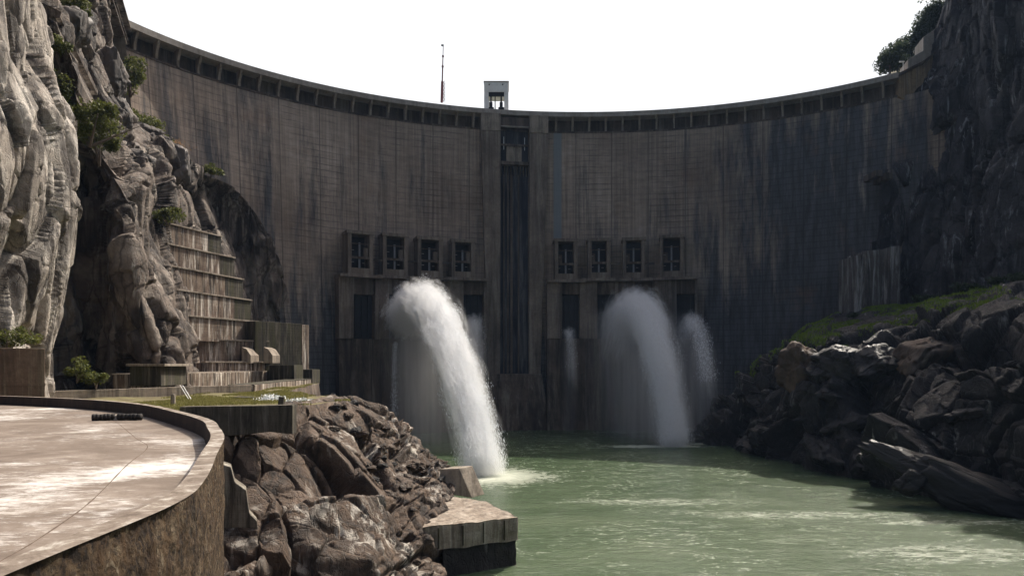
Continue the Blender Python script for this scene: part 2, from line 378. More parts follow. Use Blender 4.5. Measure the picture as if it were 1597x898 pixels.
dam = empty('dam', (28.5, 300, WZ)); tag(dam, 'huge curved concrete arch dam with stained brown face closing the gorge', 'dam')
tha = np.linspace(-1.07, 0.80, 420); zz = np.linspace(-34, ZC-8, 120)
TT, ZZ = np.meshgrid(tha, zz)
Gd = D(TT, ZZ)
Gd = Gd + 0.10*np.stack([np.zeros_like(TT), fbm(np.stack([TT*186/5, ZZ/2.5, TT*0], -1), 3), np.zeros_like(TT)], -1)
nvv, nuu = Gd.shape[:2]; ix = np.arange(nvv*nuu).reshape(nvv, nuu)
q = np.stack([ix[:-1,:-1], ix[:-1,1:], ix[1:,1:], ix[1:,:-1]], -1).reshape(-1, 4)
face = mesh_obj('dam_face', Gd.reshape(-1,3), q, DAMC, dam, True)
uvl = face.data.uv_layers.new(name='UVMap'); li = np.zeros(len(face.data.loops), dtype=np.int32); face.data.loops.foreach_get('vertex_index', li)
uvl.data.foreach_set('uv', np.stack([(TT.ravel()*186)[li], ZZ.ravel()[li]], -1).astype(np.float32).ravel())
def arc_band(name, t0, t1, n, prof, mat, parent):
    """closed profile [(off, z)] swept along the arch"""
    ths = np.linspace(t0, t1, n); V = []
    for th in ths:
        for (o_, z_) in prof:
            base = D(np.array(th), ZC-8.0, o_); V.append((base[0], base[1], z_))
    k = len(prof); Fq = []
    for i in range(n-1):
        for j in range(k): Fq.append([i*k+j, (i+1)*k+j, (i+1)*k+(j+1)%k, i*k+(j+1)%k])
    Fq.append(list(range(k))[::-1]); Fq.append([(n-1)*k+j for j in range(k)])
    return mesh_obj(name, V, Fq, mat, parent)
TL, TR = th_at(190, 108, 3.0), th_at(1401, 108, 3.0)
arc_band('dam_body', -1.07, 0.80, 120, [(-0.35, ZC-8.0), (-0.35, ZC-8.25), (-6.0, ZC-40), (-14, -34), (-16, -34), (-7.2, ZC-8)], GATECON, dam)
arc_band('recess_wall', TL, TR, 120, [(-2.2, ZC-8.0), (-2.2, ZC-1.9), (-7, ZC-1.9), (-7, ZC-8.0)], GATECON, dam)
arc_band('ledge', TL, TR, 120, [(0.25, ZC-8.0), (0.25, ZC-7.3), (-2.2, ZC-7.3), (-2.2, ZC-8.0)], GATECON, dam)
arc_band('crest_slab', TL-0.01, TR, 120, [(3.0, ZC-1.75), (3.0, ZC-0.35), (-7.4, ZC-0.35), (-7.4, ZC-1.1), (0, ZC-1.9)], CRESTCON, dam)
arc_band('railing', TL, TR, 160, [(2.9, ZC-0.34), (2.9, ZC+0.35), (2.6, ZC+0.35), (2.6, ZC-0.34)], CRESTCON, dam)
# brackets under the crest road
bpx = [t_ for t_ in np.arange(TL+0.03, TR-0.01, 7.3/187)]
for i, th in enumerate(bpx):
    if th_at(745) < th < th_at(862): continue
    mb = MB(); p = D(np.array(th), ZC-8.0, 0.0); n = np.array((-math.sin(th), -math.cos(th), 0)); tt = np.array((math.cos(th), -math.sin(th), 0))
    fr = lambda x, y, z: np.array((p[0],p[1],0))+tt*x+n*y+np.array((0,0,z))
    w = 0.42
    pts = [fr(-w, -1.35, ZC-7.3), fr(-w, 0.5, ZC-7.3), fr(-w, 0.7, ZC-5.5), fr(-w, 2.5, ZC-2.0), fr(-w, 2.5, ZC-1.74), fr(-w, -1.35, ZC-1.74)]
    mb.prism(pts, tt*2*w); mb.build('bracket', OLDCON, dam)
# left abutment block
fb = MB(); fb.prism([U(172,20,214), U(189,27,214), U(193,40,214), U(200,110,214), U(205,170,214), U(150,170,214)], (-8, 14, 0))
fb.build('abutment_block', OLDCON, dam)

# ---- central spillway bay
fr, pc = frame(801, off=0.0)
def zy(py, Y=296.0): return (HY-py)/F*Y
for a, b_ in ((748, 778.5), (824.5, 854)):
    xa = (a-801)/F*296; xb = (b_-801)/F*296
    mb = MB(); s_ = -1 if a < 800 else 1
    o_, i_ = (xa, xb) if a < 800 else (xb, xa)
    mb.box(min(o_, i_), max(o_, i_), -4.2, 1.0, zy(206), ZC-1.78, fr)
    mb.build('head_block', OLDCON, dam, 0.08)
    mb = MB()
    o2 = i_+(o_-i_)*0.62
    p8 = [fr(min(o2,i_), -2.2, zy(585)), fr(max(o2,i_), -2.2, zy(585)), fr(max(o2,i_), 1.0, zy(585)), fr(min(o2,i_), 1.0, zy(585)),
          fr(min(o_,i_), -4.0, zy(206.3)), fr(max(o_,i_), -4.0, zy(206.3)), fr(max(o_,i_), 1, zy(206.3)), fr(min(o_,i_), 1, zy(206.3))]
    mb.hexa(p8); mb.build('spillway_pier', FRAMECON, dam, 0.08)
xg = 6.35
mb = MB(); mb.box(-xg, xg, -3.6, -2.2, zy(196.5), zy(183.5), fr); mb.build('crest_beam', GATECON, dam, 0.05)
mb = MB(); mb.box(-xg, xg, -3.9, -2.5, zy(198.4), zy(196.9), fr); mb.build('gate_lintel', CRESTCON, dam)
mb = MB(); mb.box(-xg, xg, -0.25, 1.0, zy(582), zy(199), fr); mb.build('spillway_chute', streaky('wet_chute_concrete', [(0.012,0.015,0.022),(0.022,0.026,0.036),(0.035,0.04,0.05)], (0.006,0.008,0.014), (0.2,0.185,0.165), 0.9, 0.5, 0.5), dam)
mb = MB(); mb.box(-3.4, 3.4, -1.6, -0.2, zy(250), zy(226), fr); mb.build('crest_gate', OLDCON, dam, 0.05)
mb = MB(); mb.box(-xg, xg, -2.9, -0.2, zy(256), zy(251), fr)
for k in range(9):
    x_ = -5.6+k*1.4; mb.prism([fr(x_-0.16, -0.2, zy(256)), fr(x_-0.16, -2.6, zy(256.1)), fr(x_-0.16, -0.35, zy(272))], (fr(0.32,0,0)-fr(0,0,0)))
mb.build('flip_lip', GATECON, dam)
for x_ in (-4.6, 4.6):
    mb = MB(); mb.box(x_-0.1, x_+0.1, -1.9, -1.7, zy(232), zy(212), fr); mb.build('hoist_rod', GREY, dam)
mb = MB(); mb.box(-xg, xg, -2.4, -1.9, zy(226), zy(223.5), fr)
for x_ in (-4.2,-2.1,0,2.1,4.2): mb.box(x_-0.25, x_+0.25, -2.6, -2.42, zy(228), zy(223), fr)
mb.build('gate_walkway', GATECON, dam)
for x_, w_ in ((-2.6,0.35),(-1.0,0.5),(2.1,0.3),(-4.4,0.25)):
    mb = MB(); mb.box(x_-w_, x_+w_, -0.7, -0.2, zy(582), zy(270), fr); mb.build('chute_rib', GATECON, dam)
mb = MB(); mb.hexa([fr(-14,-8,zy(672)),fr(15,-8,zy(672)),fr(15,1,zy(672)),fr(-14,1,zy(672)),fr(-11,-3.2,zy(583)),fr(12,-3.2,zy(583)),fr(12,1,zy(583)),fr(-11,1,zy(583))])
mb.build('foot_block', GATECON, dam, 0.2)

# ---- bottom outlets, four bays in each group
LB = [(543,582,360,428,553,587),(598,636,364,430,608,640),(652,690,369,432,664,697),(705,740,373,433,724,757)]
RB = [(866,900,372,436,877,905),(918,951,371,434,932,963),(972,1005,370,434,990,1020),(1030,1065,366,432,1055,1083)]
for gi, grp in enumerate((LB, RB)):
    for bi, (a, b_, t_, bo, oa, ob) in enumerate(grp):
        OFF = 8.0
        cx_ = (a+b_)/2; fr, pp = frame(cx_, off=OFF); Yf = pp[1]; k = Yf/F
        zt = (HY-t_)*k; zb = (HY-bo)*k; w = (b_-a)/2*k*1.04
        gh = empty('gate_house', (pp[0], pp[1], zb)); gh.parent = dam; gh.location = Vector((pp[0], pp[1], zb))-Vector((28.5,300,WZ))
        mb = MB(); mb.box(-w-0.4, w+0.4, -0.3, 7.5, zt-1.3, zt, fr); mb.build('roof_beam', FRAMECON, gh, 0.05)
        for s_ in (-1, 1):
            mb = MB(); mb.box(*sorted((s_*w, s_*(w-1.5))), 0, 7.6, zb, zt-1.3, fr); mb.build('column', FRAMECON, gh, 0.05)
        mb = MB(); mb.box(-w+1.5, w-1.5, 0.05, 7, zb, zb+2.6, fr); mb.build('sill', FRAMECON, gh, 0.05)
        mb = MB(); mb.box(-w+1.5, w-1.5, 0.4, 1.2, zb+6.3, zb+7.2, fr); mb.build('cross_beam', GATECON, gh)
        mb = MB(); mb.box(-w+1.5, w-1.5, 0.6, 0.8, zt-5.2, zt-4.9, fr); mb.build('cross_beam', GATECON, gh)
        mb = MB(); mb.box(-0.4, 0.3, 1.3, 1.9, zb+2.6, zt-4.4, fr); mb.build('hoist_stem', STEEL, gh)
        mb = MB(); x_ = 2.4 if gi == 0 else -2.6; mb.box(x_-0.9, x_+0.9, 1.0, 2.4, zb+7.2, zb+10.8, fr); mb.build('control_cabinet', GATECON, gh)
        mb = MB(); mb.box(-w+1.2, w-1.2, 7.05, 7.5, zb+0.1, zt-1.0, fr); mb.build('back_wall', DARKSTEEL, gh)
        for (lx, lz) in ((-2.9, zb+4.9), (1.5, zb+4.6), (-2.9, zb+9.6)): mb = MB(); mb.box(lx-0.5, lx+0.5, 0.9, 1.1, lz, lz+0.14, fr); mb.build('walkway_edge', CRESTCON, gh)
                # outlet bay below
        x0 = (oa-cx_)*k; x1 = (ob-cx_)*k; zo1 = (HY-458)*k; zo0 = (HY-524)*k
        pl = -w-3.2; pr_ = w+3.6+(2 if bi == 3 else 0)
        mb = MB(); mb.box(pl, x0, 0.02*bi+1.2, 9, zo0-1, zb-1.2, fr); mb.build('outlet_pier', FRAMECON, dam, 0.08)
        mb = MB(); mb.box(x1, pr_, 0.02*bi+1.25, 9, zo0-1, zb-1.2, fr); mb.build('outlet_pier', FRAMECON, dam, 0.08)
        mb = MB(); mb.box(x0, x1, 2.2, 9, zo1, zb-1.3, fr); mb.build('outlet_lintel', GATECON, dam, 0.05)
        mb = MB(); mb.box(pl-0.1, pr_+0.1, -1.2+0.03*bi, 8, zb-1.2, zb-0.02, fr); mb.build('deck_slab', FRAMECON, dam, 0.05)
        mb = MB(); mb.box(x0-0.1, x1+0.1, 5.0, 5.6, zo0-1, zo1+0.2, fr)
        for q_ in (0.2, 0.5, 0.8): mb.box(x0+(x1-x0)*q_-0.3, x0+(x1-x0)*q_+0.3, 4.3, 5.1, zo0, zo1, fr)
        mb.build('outlet_gate', DARKSTEEL, dam)
        mb = MB(); zl = -31
        mb.hexa([fr(pl,-1.0,zl),fr(pr_,-1.0+0.03*bi,zl),fr(pr_,10,zl),fr(pl,10,zl),fr(pl,2.0,zo0-1),fr(pr_,2.0+0.03*bi,zo0-1),fr(pr_,9,zo0-1),fr(pl,9,zo0-1)])
        mb.build('outlet_apron', GATECON, dam, 0.08)
        if bi < 3:
            mb = MB(); mb.box(w+0.1, w+4.2, 1.5, 2.1, zb+6.0, zb+6.8, fr); mb.build('link_beam', GATECON, dam)

# ------------------------------------------------------------------ rock cliffs
cliffdisp = lambda G: rock_disp(G, [(12,3.2),(5,1.5),(2.0,0.6)], [(9,1.6),(0.8,0.15)], 3, (1,1,2.2))
near = [
 [(-330,-160,62),(-160,-160,72),(-60,-160,82),(5,-150,92),(48,-140,101),(62,-130,112)],
 [(-330,0,62),(-160,0,72),(-60,0,81),(5,0,92),(50,0,101),(70,0,112)],
 [(-330,110,61),(-160,110,71),(-60,110,80),(15,110,90),(60,110,99),(82,110,111)],
 [(-330,220,60),(-160,220,70),(-60,220,78),(25,220,87),(80,215,96),(104,210,110)],
 [(-330,320,60),(-160,320,69),(-60,320,78),(30,320,88),(84,315,97),(108,310,110)],
 [(-330,420,60),(-160,420,68),(-60,420,79),(28,420,91),(76,420,99),(100,420,111)],
 [(-330,540,60),(-160,540,68),(-60,540,80),(20,540,92),(64,540,101),(92,540,112)],
 [(-330,660,60),(-160,660,68),(-60,660,80),(20,650,92),(64,640,101),(96,630,112)]]
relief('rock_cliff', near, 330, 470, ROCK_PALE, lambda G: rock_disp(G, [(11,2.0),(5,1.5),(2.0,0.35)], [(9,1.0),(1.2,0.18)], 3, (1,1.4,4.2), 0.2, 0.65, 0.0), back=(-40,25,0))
far = [
 [(55,-120,122),(76,-120,134),(95,-120,146),(115,-120,158),(132,-120,170),(146,-120,180),(156,-120,190)],
 [(66,0,120),(82,0,132),(98,0,144),(116,0,156),(132,0,168),(148,0,180),(158,0,192)],
 [(80,80,120),(98,80,130),(115,80,142),(135,80,154),(147,80,166),(158,80,180),(166,78,194)],
 [(92,150,121),(110,150,128),(130,150,140),(150,152,152),(160,156,164),(172,165,180),(186,172,198)],
 [(100,230,136),(120,230,146),(148,235,144),(174,235,148),(200,232,162),(228,228,180),(258,216,202)],
 [(104,300,142),(130,300,154),(162,300,146),(190,300,143),(234,295,166),(285,290,206),(315,264,218)],
 [(96,380,146),(124,380,158),(158,380,150),(205,375,142),(262,362,184),(340,340,232),(378,306,238)],
 [(92,460,146),(124,460,160),(160,460,152),(225,460,141),(300,440,192),(372,425,238),(428,384,248)],
 [(90,540,146),(122,540,158),(160,540,154),(255,540,143),(322,525,198),(405,520,246),(466,500,262)],
 [(86,630,144),(122,630,150),(172,630,150),(284,620,146),(342,610,200),(420,602,250),(482,600,270)]]
famp = [[1,1,1,1,1,.8,.4]]*2+[[1,1,1,1,1,.8,.5]]*4+[[1,1,1,.9,.5,.5,.4]]*4
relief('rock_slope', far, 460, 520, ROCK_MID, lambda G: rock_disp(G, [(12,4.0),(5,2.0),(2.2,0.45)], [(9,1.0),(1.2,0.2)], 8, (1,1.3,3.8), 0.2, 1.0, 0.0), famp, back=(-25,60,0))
# right bank wall
rc = [
 [(1462,-90,262),(1490,-90,250),(1540,-90,233),(1610,-90,212),(1720,-90,188),(1900,-90,160)],
 [(1464,0,262),(1490,0,250),(1540,0,232),(1610,0,210),(1720,0,186),(1900,0,158)],
 [(1450,90,262),(1480,90,252),(1530,90,233),(1605,90,210),(1715,90,185),(1900,90,157)],
 [(1405,150,264),(1445,150,256),(1510,150,236),(1595,150,210),(1710,150,184),(1900,150,156)],
 [(1392,230,264),(1440,230,254),(1510,230,236),(1595,230,208),(1710,230,183),(1900,230,155)],
 [(1378,300,262),(1430,300,252),(1500,300,234),(1590,300,206),(1700,300,182),(1900,300,154)],
 [(1372,380,260),(1425,380,250),(1500,380,230),(1590,380,203),(1700,380,180),(1900,380,152)],
 [(1360,520,258),(1420,510,247),(1500,500,226),(1590,500,200),(1700,500,178),(1900,500,150)]]
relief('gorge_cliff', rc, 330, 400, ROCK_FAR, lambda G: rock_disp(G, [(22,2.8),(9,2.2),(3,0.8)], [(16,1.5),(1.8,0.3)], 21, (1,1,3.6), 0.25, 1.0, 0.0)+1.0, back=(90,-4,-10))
def wl(px, py): return (px, py, Yz(py, WZ))
wlp = [(1078,686),(1160,704),(1250,728),(1330,746),(1420,768),(1520,792),(1620,818),(1780,860),(2000,930)]
tp = [(1095,672,249),(1165,608,246),(1232,532,226),(1310,524,208),(1400,508,190),(1480,492,174),(1597,474,154),(1760,440,132),(2000,400,110)]
bk = [(1098,664,262),(1185,585,268),(1270,508,262),(1345,482,252),(1415,476,238),(1495,462,218),(1610,442,190),(1780,400,165),(2000,350,145)]
rows = [bk, tp]
for f_, g_ in ((0.22,0.55),(0.5,0.28),(0.78,0.1),(1.0,0.0)):
    rows.append([(t_[0]+(w_[0]-t_[0])*f_, t_[1]+(w_[1]-t_[1])*f_, Yz(w_[1],WZ)+(t_[2]-Yz(w_[1],WZ))*g_) for t_, w_ in zip(tp, wlp)])
rows.append([(w_[0]-10, w_[1]+60, Yz(w_[1],WZ)-3) for w_ in wlp])
ramp_ = [[.15]*9, [.6]*9]+[[.5,.8,1,1,1,1,1,1,1]]*3+[[.4,.5,.6,.6,.6,.6,.6,.6,.6]]*2
relief('river_bank_rock', rows, 560, 330, ROCK_DARK, lambda G: rock_disp(G, [(15,5.0),(6.5,2.2),(2.6,0.38)], [(8,1.2),(1.0,0.18)], 33, (1.3,1.3,1.5), 0.2, 1.0, 0.0), ramp_, back=(20,30,-12))
# left bank below the works
lb = [
 [(290,660,84),(340,641,90),(400,639,90),(452,629,93),(494,622,100),(540,617,110),(588,640,122),(640,678,130)],
 [(300,690,81),(343,690,82),(400,688,83),(456,684,86),(505,660,94),(560,655,103),(612,668,114),(668,706,126)],
 [(300,730,77),(343,730,78),(410,728,80),(480,720,84),(540,705,92),(600,705,103),(655,718,113),(702,730,124)],
 [(290,785,72),(343,785,73),(410,782,75),(480,775,78),(550,768,86),(610,765,95),(655,762,105),(708,752,116)],
 [(280,845,67),(343,845,68),(410,842,70),(480,840,72),(550,832,79),(605,822,85),(645,818,91),(690,800,104)],
 [(270,905,62),(343,905,63),(415,905,65),(495,900,67),(565,895,71),(625,890,78),(668,880,86),(700,860,97)],
 [(240,1010,56),(343,1010,56),(420,1010,57),(500,1000,59),(580,980,65),(640,960,74),(690,930,83),(720,900,92)],
 [(200,1200,46),(343,1200,46),(430,1190,48),(520,1150,52),(600,1080,60),(660,1010,70),(700,960,80),(725,935,88)]]
def bankdisp(G):
    px = CX+F*G[...,0]/G[...,1]; w = np.clip((px-560)/90, 0, 1); w = w*w*(3-2*w)
    a = rock_disp(G, [(8,2.6),(3.4,0.7),(1.3,0.10)], [(6,0.9),(1.0,0.15)], 57, (1.5,1.2,3.0), 0.2, 0.9, 0.0)
    b = rock_disp(G, [(8,1.7),(3.2,0.6),(1.2,0.2)], [(6,0.8),(0.7,0.12)], 51, (2.4,1.6,0.6), 0.2, 1.2, 0.0)
    return a*(1-w)+b*w
relief('bank_rock', lb, 420, 400, ROCK_BANK, lambda G: bankdisp(G), [[.25]*8]+[[1]*8]*7, back=(-10,25,-8))

# level ground of the works
gz = -5.6
poly = [(-120,30),(-40,30),(-38,84),(-29,92),(-25,104),(-27,112),(-36,123),(-47,142),(-58,205),(-76,262),(-120,262)]
def bench_h(x, y): return gz+0.25*vnoise(np.array([x/4.0, y/6.0, 0.0]))
bv = []; nb = 60
def inpoly(x, y, P):
    c = False
    for i in range(len(P)):
        x0, y0 = P[i]; x1, y1 = P[i-1]
        if (y0 > y) != (y1 > y) and x < (x1-x0)*(y-y0)/(y1-y0)+x0: c = not c
    return c
def bench_edge(y):
    ys = [p[1] for p in poly[1:-1]]; xs = [p[0] for p in poly[1:-1]]
    return np.interp(y, ys, xs)
rowsb = []
for y in np.linspace(30, 262, 120):
    xe = bench_edge(y); rowsb.append([(x, y, bench_h(x, y)-(0 if j < 49 else (3.0, 9.0)[j-49])) for j, x in enumerate(list(np.linspace(-120, xe, 49))+[xe+0.5, xe+1.2])])
Gb = np.array(rowsb); n1, n2 = Gb.shape[:2]; ix = np.arange(n1*n2).reshape(n1, n2)
def earth_mat(name, a, b_, c_):
    m, t, b = nt(name, 0.95)
    n = noise(t, coords(t), 0.35, 8, 0.65)
    c = ramp(t, n, [(0.35, a), (0.5, b_), (0.62, c_)])
    c = mix(t, 0.6, c, ramp(t, noise(t, coords(t), 4, 6, 0.7), [(0.3, 0.5), (0.7, 1.5)]), 'MULTIPLY')
    t.links.new(c, b.inputs['Base Color']); bump(t, b, noise(t, coords(t), 3, 8, 0.7), 0.8, 0.15)
    return m
EARTH = earth_mat('earth_and_turf', (0.07,0.05,0.03), (0.13,0.11,0.05), (0.15,0.14,0.055))
g = mesh_obj('ground', Gb.reshape(-1,3), np.stack([ix[:-1,:-1], ix[:-1,1:], ix[1:,1:], ix[1:,:-1]], -1).reshape(-1,4), EARTH, smooth=True); g['kind'] = 'structure'; g.data.materials.append(ROCK_BANK)
g.data.polygons.foreach_set('material_index', np.tile(np.array([0]*(n2-3)+[1,1], dtype=np.int32), n1-1))

# ------------------------------------------------------------------ water
def water_mat():
    m, t, b = nt('river_water', 0.12); b.inputs['Specular IOR Level'].default_value = 0.35; b.inputs['IOR'].default_value = 1.33
    v = coords(t)
    base = ramp(t, noise(t, coords(t, (0.5,1,1)), 0.06, 6, 0.6, 0.8), [(0.3, (0.042,0.070,0.032)), (0.5, (0.060,0.090,0.046)), (0.7, (0.088,0.116,0.066))])
    w1 = noise(t, coords(t, (0.55,1.3,1)), 0.10, 10, 0.62, 1.8)
    ridg = mth(t, 'ABSOLUTE', mth(t, 'SUBTRACT', w1, 0.5))
    line = ramp(t, ridg, [(0.0, 1.0), (0.035, 0.0)])
    fine = ramp(t, noise(t, coords(t, (0.6,1.6,1)), 1.3, 8, 0.75, 0.6), [(0.48, 0.0), (0.62, 1.0)])
    wide = ramp(t, noise(t, coords(t, loc=(12,40,0)), 0.028, 4, 0.6, 0.6), [(0.40, 0.12), (0.58, 1.0)])
    foam = mth(t, 'MULTIPLY', mth(t, 'MULTIPLY', line, fine), wide)
    foam2 = mth(t, 'MULTIPLY', ramp(t, noise(t, coords(t, (0.35,1.8,1)), 0.9, 9, 0.8, 0.8), [(0.58, 0.0), (0.75, 0.6)]), wide)
    f = mth(t, 'MULTIPLY', mth(t, 'MAXIMUM', foam, foam2), 0.7)
    sp_ = t.nodes.new('ShaderNodeSeparateXYZ'); t.links.new(v, sp_.inputs[0])
    brk = noise(t, v, 0.35, 9, 0.75, 1.0)
    for (x_, y_, rx_, ry_) in ((-7.0, 172, 24, 20), (50, 235, 24, 6), (68, 242, 7, 4), (56, 128, 34, 5), (76, 122, 22, 4), (64, 102, 20, 8), (28, 140, 26, 5)):
        a_ = mth(t, 'DIVIDE', mth(t, 'SUBTRACT', sp_.outputs[0], x_), rx_); b_ = mth(t, 'DIVIDE', mth(t, 'SUBTRACT', sp_.outputs[1], y_), ry_)
        r_ = mth(t, 'SQRT', mth(t, 'ADD', mth(t, 'MULTIPLY', a_, a_), mth(t, 'MULTIPLY', b_, b_)))
        e_ = ramp(t, mth(t, 'SUBTRACT', mth(t, 'MULTIPLY', brk, 1.7), r_), [(0.0, 0.0), (0.6, 0.9)])
        if y_ < 150:          # drifting foam lines, broken up by the ripples
            e_ = mth(t, 'MULTIPLY', mth(t, 'MULTIPLY', e_, ramp(t, noise(t, coords(t, (0.35,1.5,1), (y_,2,3)), 0.8, 10, 0.8, 1.2), [(0.47, 0.0), (0.60, 1.0)])), 0.9)
        f = mth(t, 'MAXIMUM', f, e_)
    base = mix(t, mth(t, 'MULTIPLY', f, 0.8), base, (0.62,0.64,0.54))
    t.links.new(base, b.inputs['Base Color'])
    t.links.new(mth(t, 'MULTIPLY_ADD', f, 0.5, 0.14), b.inputs['Roughness'])
    h = mth(t, 'ADD', noise(t, coords(t, (0.5,1,1)), 0.5, 8, 0.65, 0.6), mth(t, 'MULTIPLY', noise(t, coords(t, (0.7,1.4,1)), 2.4, 6, 0.6, 0.5), 0.35))
    bump(t, b, h, 1.0, 0.40)
    return m
xs = np.linspace(-60, 150, 260); ys = np.linspace(20, 330, 300)
XX, YY = np.meshgrid(xs, ys); ZW = WZ+0.16*fbm(np.stack([XX/7, YY/4, XX*0], -1), 4)
ix = np.arange(XX.size).reshape(XX.shape)
V = np.stack([XX, YY, ZW], -1).reshape(-1, 3)
WATER = water_mat()
ring = np.concatenate([ix[0,:], ix[1:,-1], ix[-1,-2::-1], ix[-2:0:-1,0]]); big = V[ring].copy(); c = np.array((45,175,WZ)); dv = big-c; dv[:,2] = 0
big = c+dv/np.maximum(np.abs(dv[:,0]/105), np.abs(dv[:,1]/155))[:,None]*12; big[:,2] = WZ; k = len(V); r2 = np.arange(len(ring))+k
V = np.concatenate([V, big])
q = np.concatenate([np.stack([ix[:-1,:-1], ix[:-1,1:], ix[1:,1:], ix[1:,:-1]], -1).reshape(-1,4), np.stack([ring, np.roll(ring,-1), np.roll(r2,-1), r2], -1)])
w = mesh_obj('river_water', V, q, WATER, smooth=True); w['kind'] = 'structure'

# ------------------------------------------------------------------ platform in the foreground
def plat_floor_mat():
    m, t, b = nt('platform_floor_concrete', 0.75)
    v = coords(t, rot=(0,0,0.15))
    n1 = noise(t, coords(t, (0.7,1,1), rot=(0,0,0.12)), 0.4, 10, 0.75, 0.9)
    n2 = noise(t, coords(t, (0.5,1,1), (4,9,0), rot=(0,0,0.1)), 2.4, 12, 0.82, 0.4)
    big = noise(t, coords(t, loc=(2.0,1.6,0)), 0.11, 4, 0.6)
    base = ramp(t, n1, [(0.32, (0.095,0.070,0.052)), (0.5, (0.165,0.128,0.10)), (0.68, (0.27,0.225,0.185))])
    wmask = mth(t, 'ADD', mth(t, 'MULTIPLY', n2, 0.6), mth(t, 'MULTIPLY', big, 0.7))
    base = mix(t, ramp(t, wmask, [(0.675, 0.0), (0.79, 0.75)]), base, (0.74,0.71,0.67))
    base = mix(t, 0.35, base, ramp(t, noise(t, coords(t), 9, 8, 0.75), [(0.3, 0.6), (0.7, 1.4)]), 'MULTIPLY')
    t.links.new(base, b.inputs['Base Color']); bump(t, b, noise(t, coords(t), 12, 8, 0.75), 0.5, 0.02)
    return m
def pitted_mat():
    m, t, b = nt('pitted_parapet_concrete', 0.92)
    n1 = noise(t, coords(t), 1.1, 9, 0.7, 0.6); n2 = noise(t, coords(t, loc=(3,3,3)), 9, 8, 0.8)
    base = ramp(t, n1, [(0.3, (0.022,0.012,0.007)), (0.45, (0.085,0.048,0.022)), (0.56, (0.16,0.105,0.058)), (0.7, (0.32,0.25,0.165))])
    base = mix(t, ramp(t, n2, [(0.46, 0.0), (0.60, 0.8)]), base, (0.03,0.02,0.014))
    n3 = noise(t, coords(t, (1,1,0.6), (9,3,1)), 3.2, 8, 0.75, 0.8)
    base = mix(t, ramp(t, n3, [(0.52, 0.0), (0.56, 0.85)]), base, (0.018,0.011,0.008))
    base = mix(t, ramp(t, n3, [(0.36, 0.7), (0.41, 0.0)]), base, (0.36,0.29,0.20))
    base = mix(t, ramp(t, noise(t, coords(t, (1,1,0.15)), 2.2, 6, 0.7), [(0.52, 0.0), (0.64, 0.6)]), base, (0.13,0.07,0.03))
    t.links.new(base, b.inputs['Base Color'])
    bump(t, b, mth(t, 'ADD', mth(t, 'MULTIPLY', n3, -2.0), noise(t, coords(t), 14, 10, 0.8)), 1.0, 0.14)
    return m
def cap_mat():
    m, t, b = nt('parapet_top_concrete', 0.85)
    base = ramp(t, noise(t, coords(t), 1.3, 9, 0.72, 0.5), [(0.38, (0.11,0.082,0.062)), (0.52, (0.21,0.17,0.135)), (0.66, (0.48,0.45,0.40))])
    base = mix(t, 0.4, base, ramp(t, noise(t, coords(t), 20, 6, 0.8), [(0.3, 0.6), (0.7, 1.35)]), 'MULTIPLY')
    t.links.new(base, b.inputs['Base Color']); bump(t, b, noise(t, coords(t), 16, 8, 0.75), 0.5, 0.02)
    return m
INNERW = streaky('shaded_parapet_inner_concrete', [(0.018,0.010,0.007),(0.032,0.018,0.012),(0.05,0.03,0.02)], (0.01,0.006,0.005), (0.14,0.10,0.08), 0.6, 0.15, 2.5)  # shade of the inner face put into a much darker concrete colour
PZ = -3.14; FZ = -4.0
ctrl = np.array([(-7.6,-6),(-7.6,4),(-7.6,11),(-7.65,15.6),(-8.5,18.9),(-10.4,24),(-12.5,29.6),(-14.6,34),(-17,38.6),(-21.3,44.6),(-28.8,53.8),(-38,61.5),(-52,69),(-68,74.5),(-100,82)], float)
path = cr(ctrl, np.linspace(0, 1, 150))
tg = np.gradient(path, axis=0); tg /= np.linalg.norm(tg, axis=1, keepdims=True); nl = np.stack([-tg[:,1], tg[:,0]], -1)   # left of travel = inside
inner = path+nl*0.52
plat = empty('viewing_platform', (-25, 30, FZ)); tag(plat, 'round weathered concrete platform with low parapet in the left foreground', 'platform')
fl = [(a[0], a[1], FZ) for a in path+nl*0.3]
mesh_obj('floor_slab', fl+[(-100,-6,FZ)], [list(range(len(fl)+1))], plat_floor_mat(), plat)
# outer wall, finely divided so that its pitting is real
nz = 90; zs = np.concatenate([np.linspace(PZ, PZ-3, 60), np.linspace(PZ-3.1, -30, 31)[1:]]); pd = cr(ctrl, np.linspace(0, 1, 900))
tgd = np.gradient(pd, axis=0); tgd /= np.linalg.norm(tgd, axis=1, keepdims=True); nd = np.stack([tgd[:,1], -tgd[:,0], tgd[:,0]*0], -1)
Pw = np.stack([np.repeat(pd[:,0][None], len(zs), 0), np.repeat(pd[:,1][None], len(zs), 0), np.repeat(zs[:,None], len(pd), 1)], -1)
dd = 0.12*fbm(Pw*1.2, 5, 4, 0.6)+0.06*fbm(Pw*5, 4, 9, 0.65); dd[0] = 0; dd[1] *= 0.5
dd = dd - 0.02
Pw = Pw+nd[None]*dd[...,None]; ix = np.arange(Pw.shape[0]*Pw.shape[1]).reshape(Pw.shape[:2])
mesh_obj('parapet_outer_wall', Pw.reshape(-1,3), np.stack([ix[:-1,:-1], ix[:-1,1:], ix[1:,1:], ix[1:,:-1]], -1).reshape(-1,4), pitted_mat(), plat, True)
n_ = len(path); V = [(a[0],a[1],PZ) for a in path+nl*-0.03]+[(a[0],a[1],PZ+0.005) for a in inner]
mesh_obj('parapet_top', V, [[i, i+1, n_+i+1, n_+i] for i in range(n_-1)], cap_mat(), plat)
V = [(a[0],a[1],PZ+0.005) for a in inner]+[(a[0],a[1],FZ-0.02) for a in inner+nl*0.06]
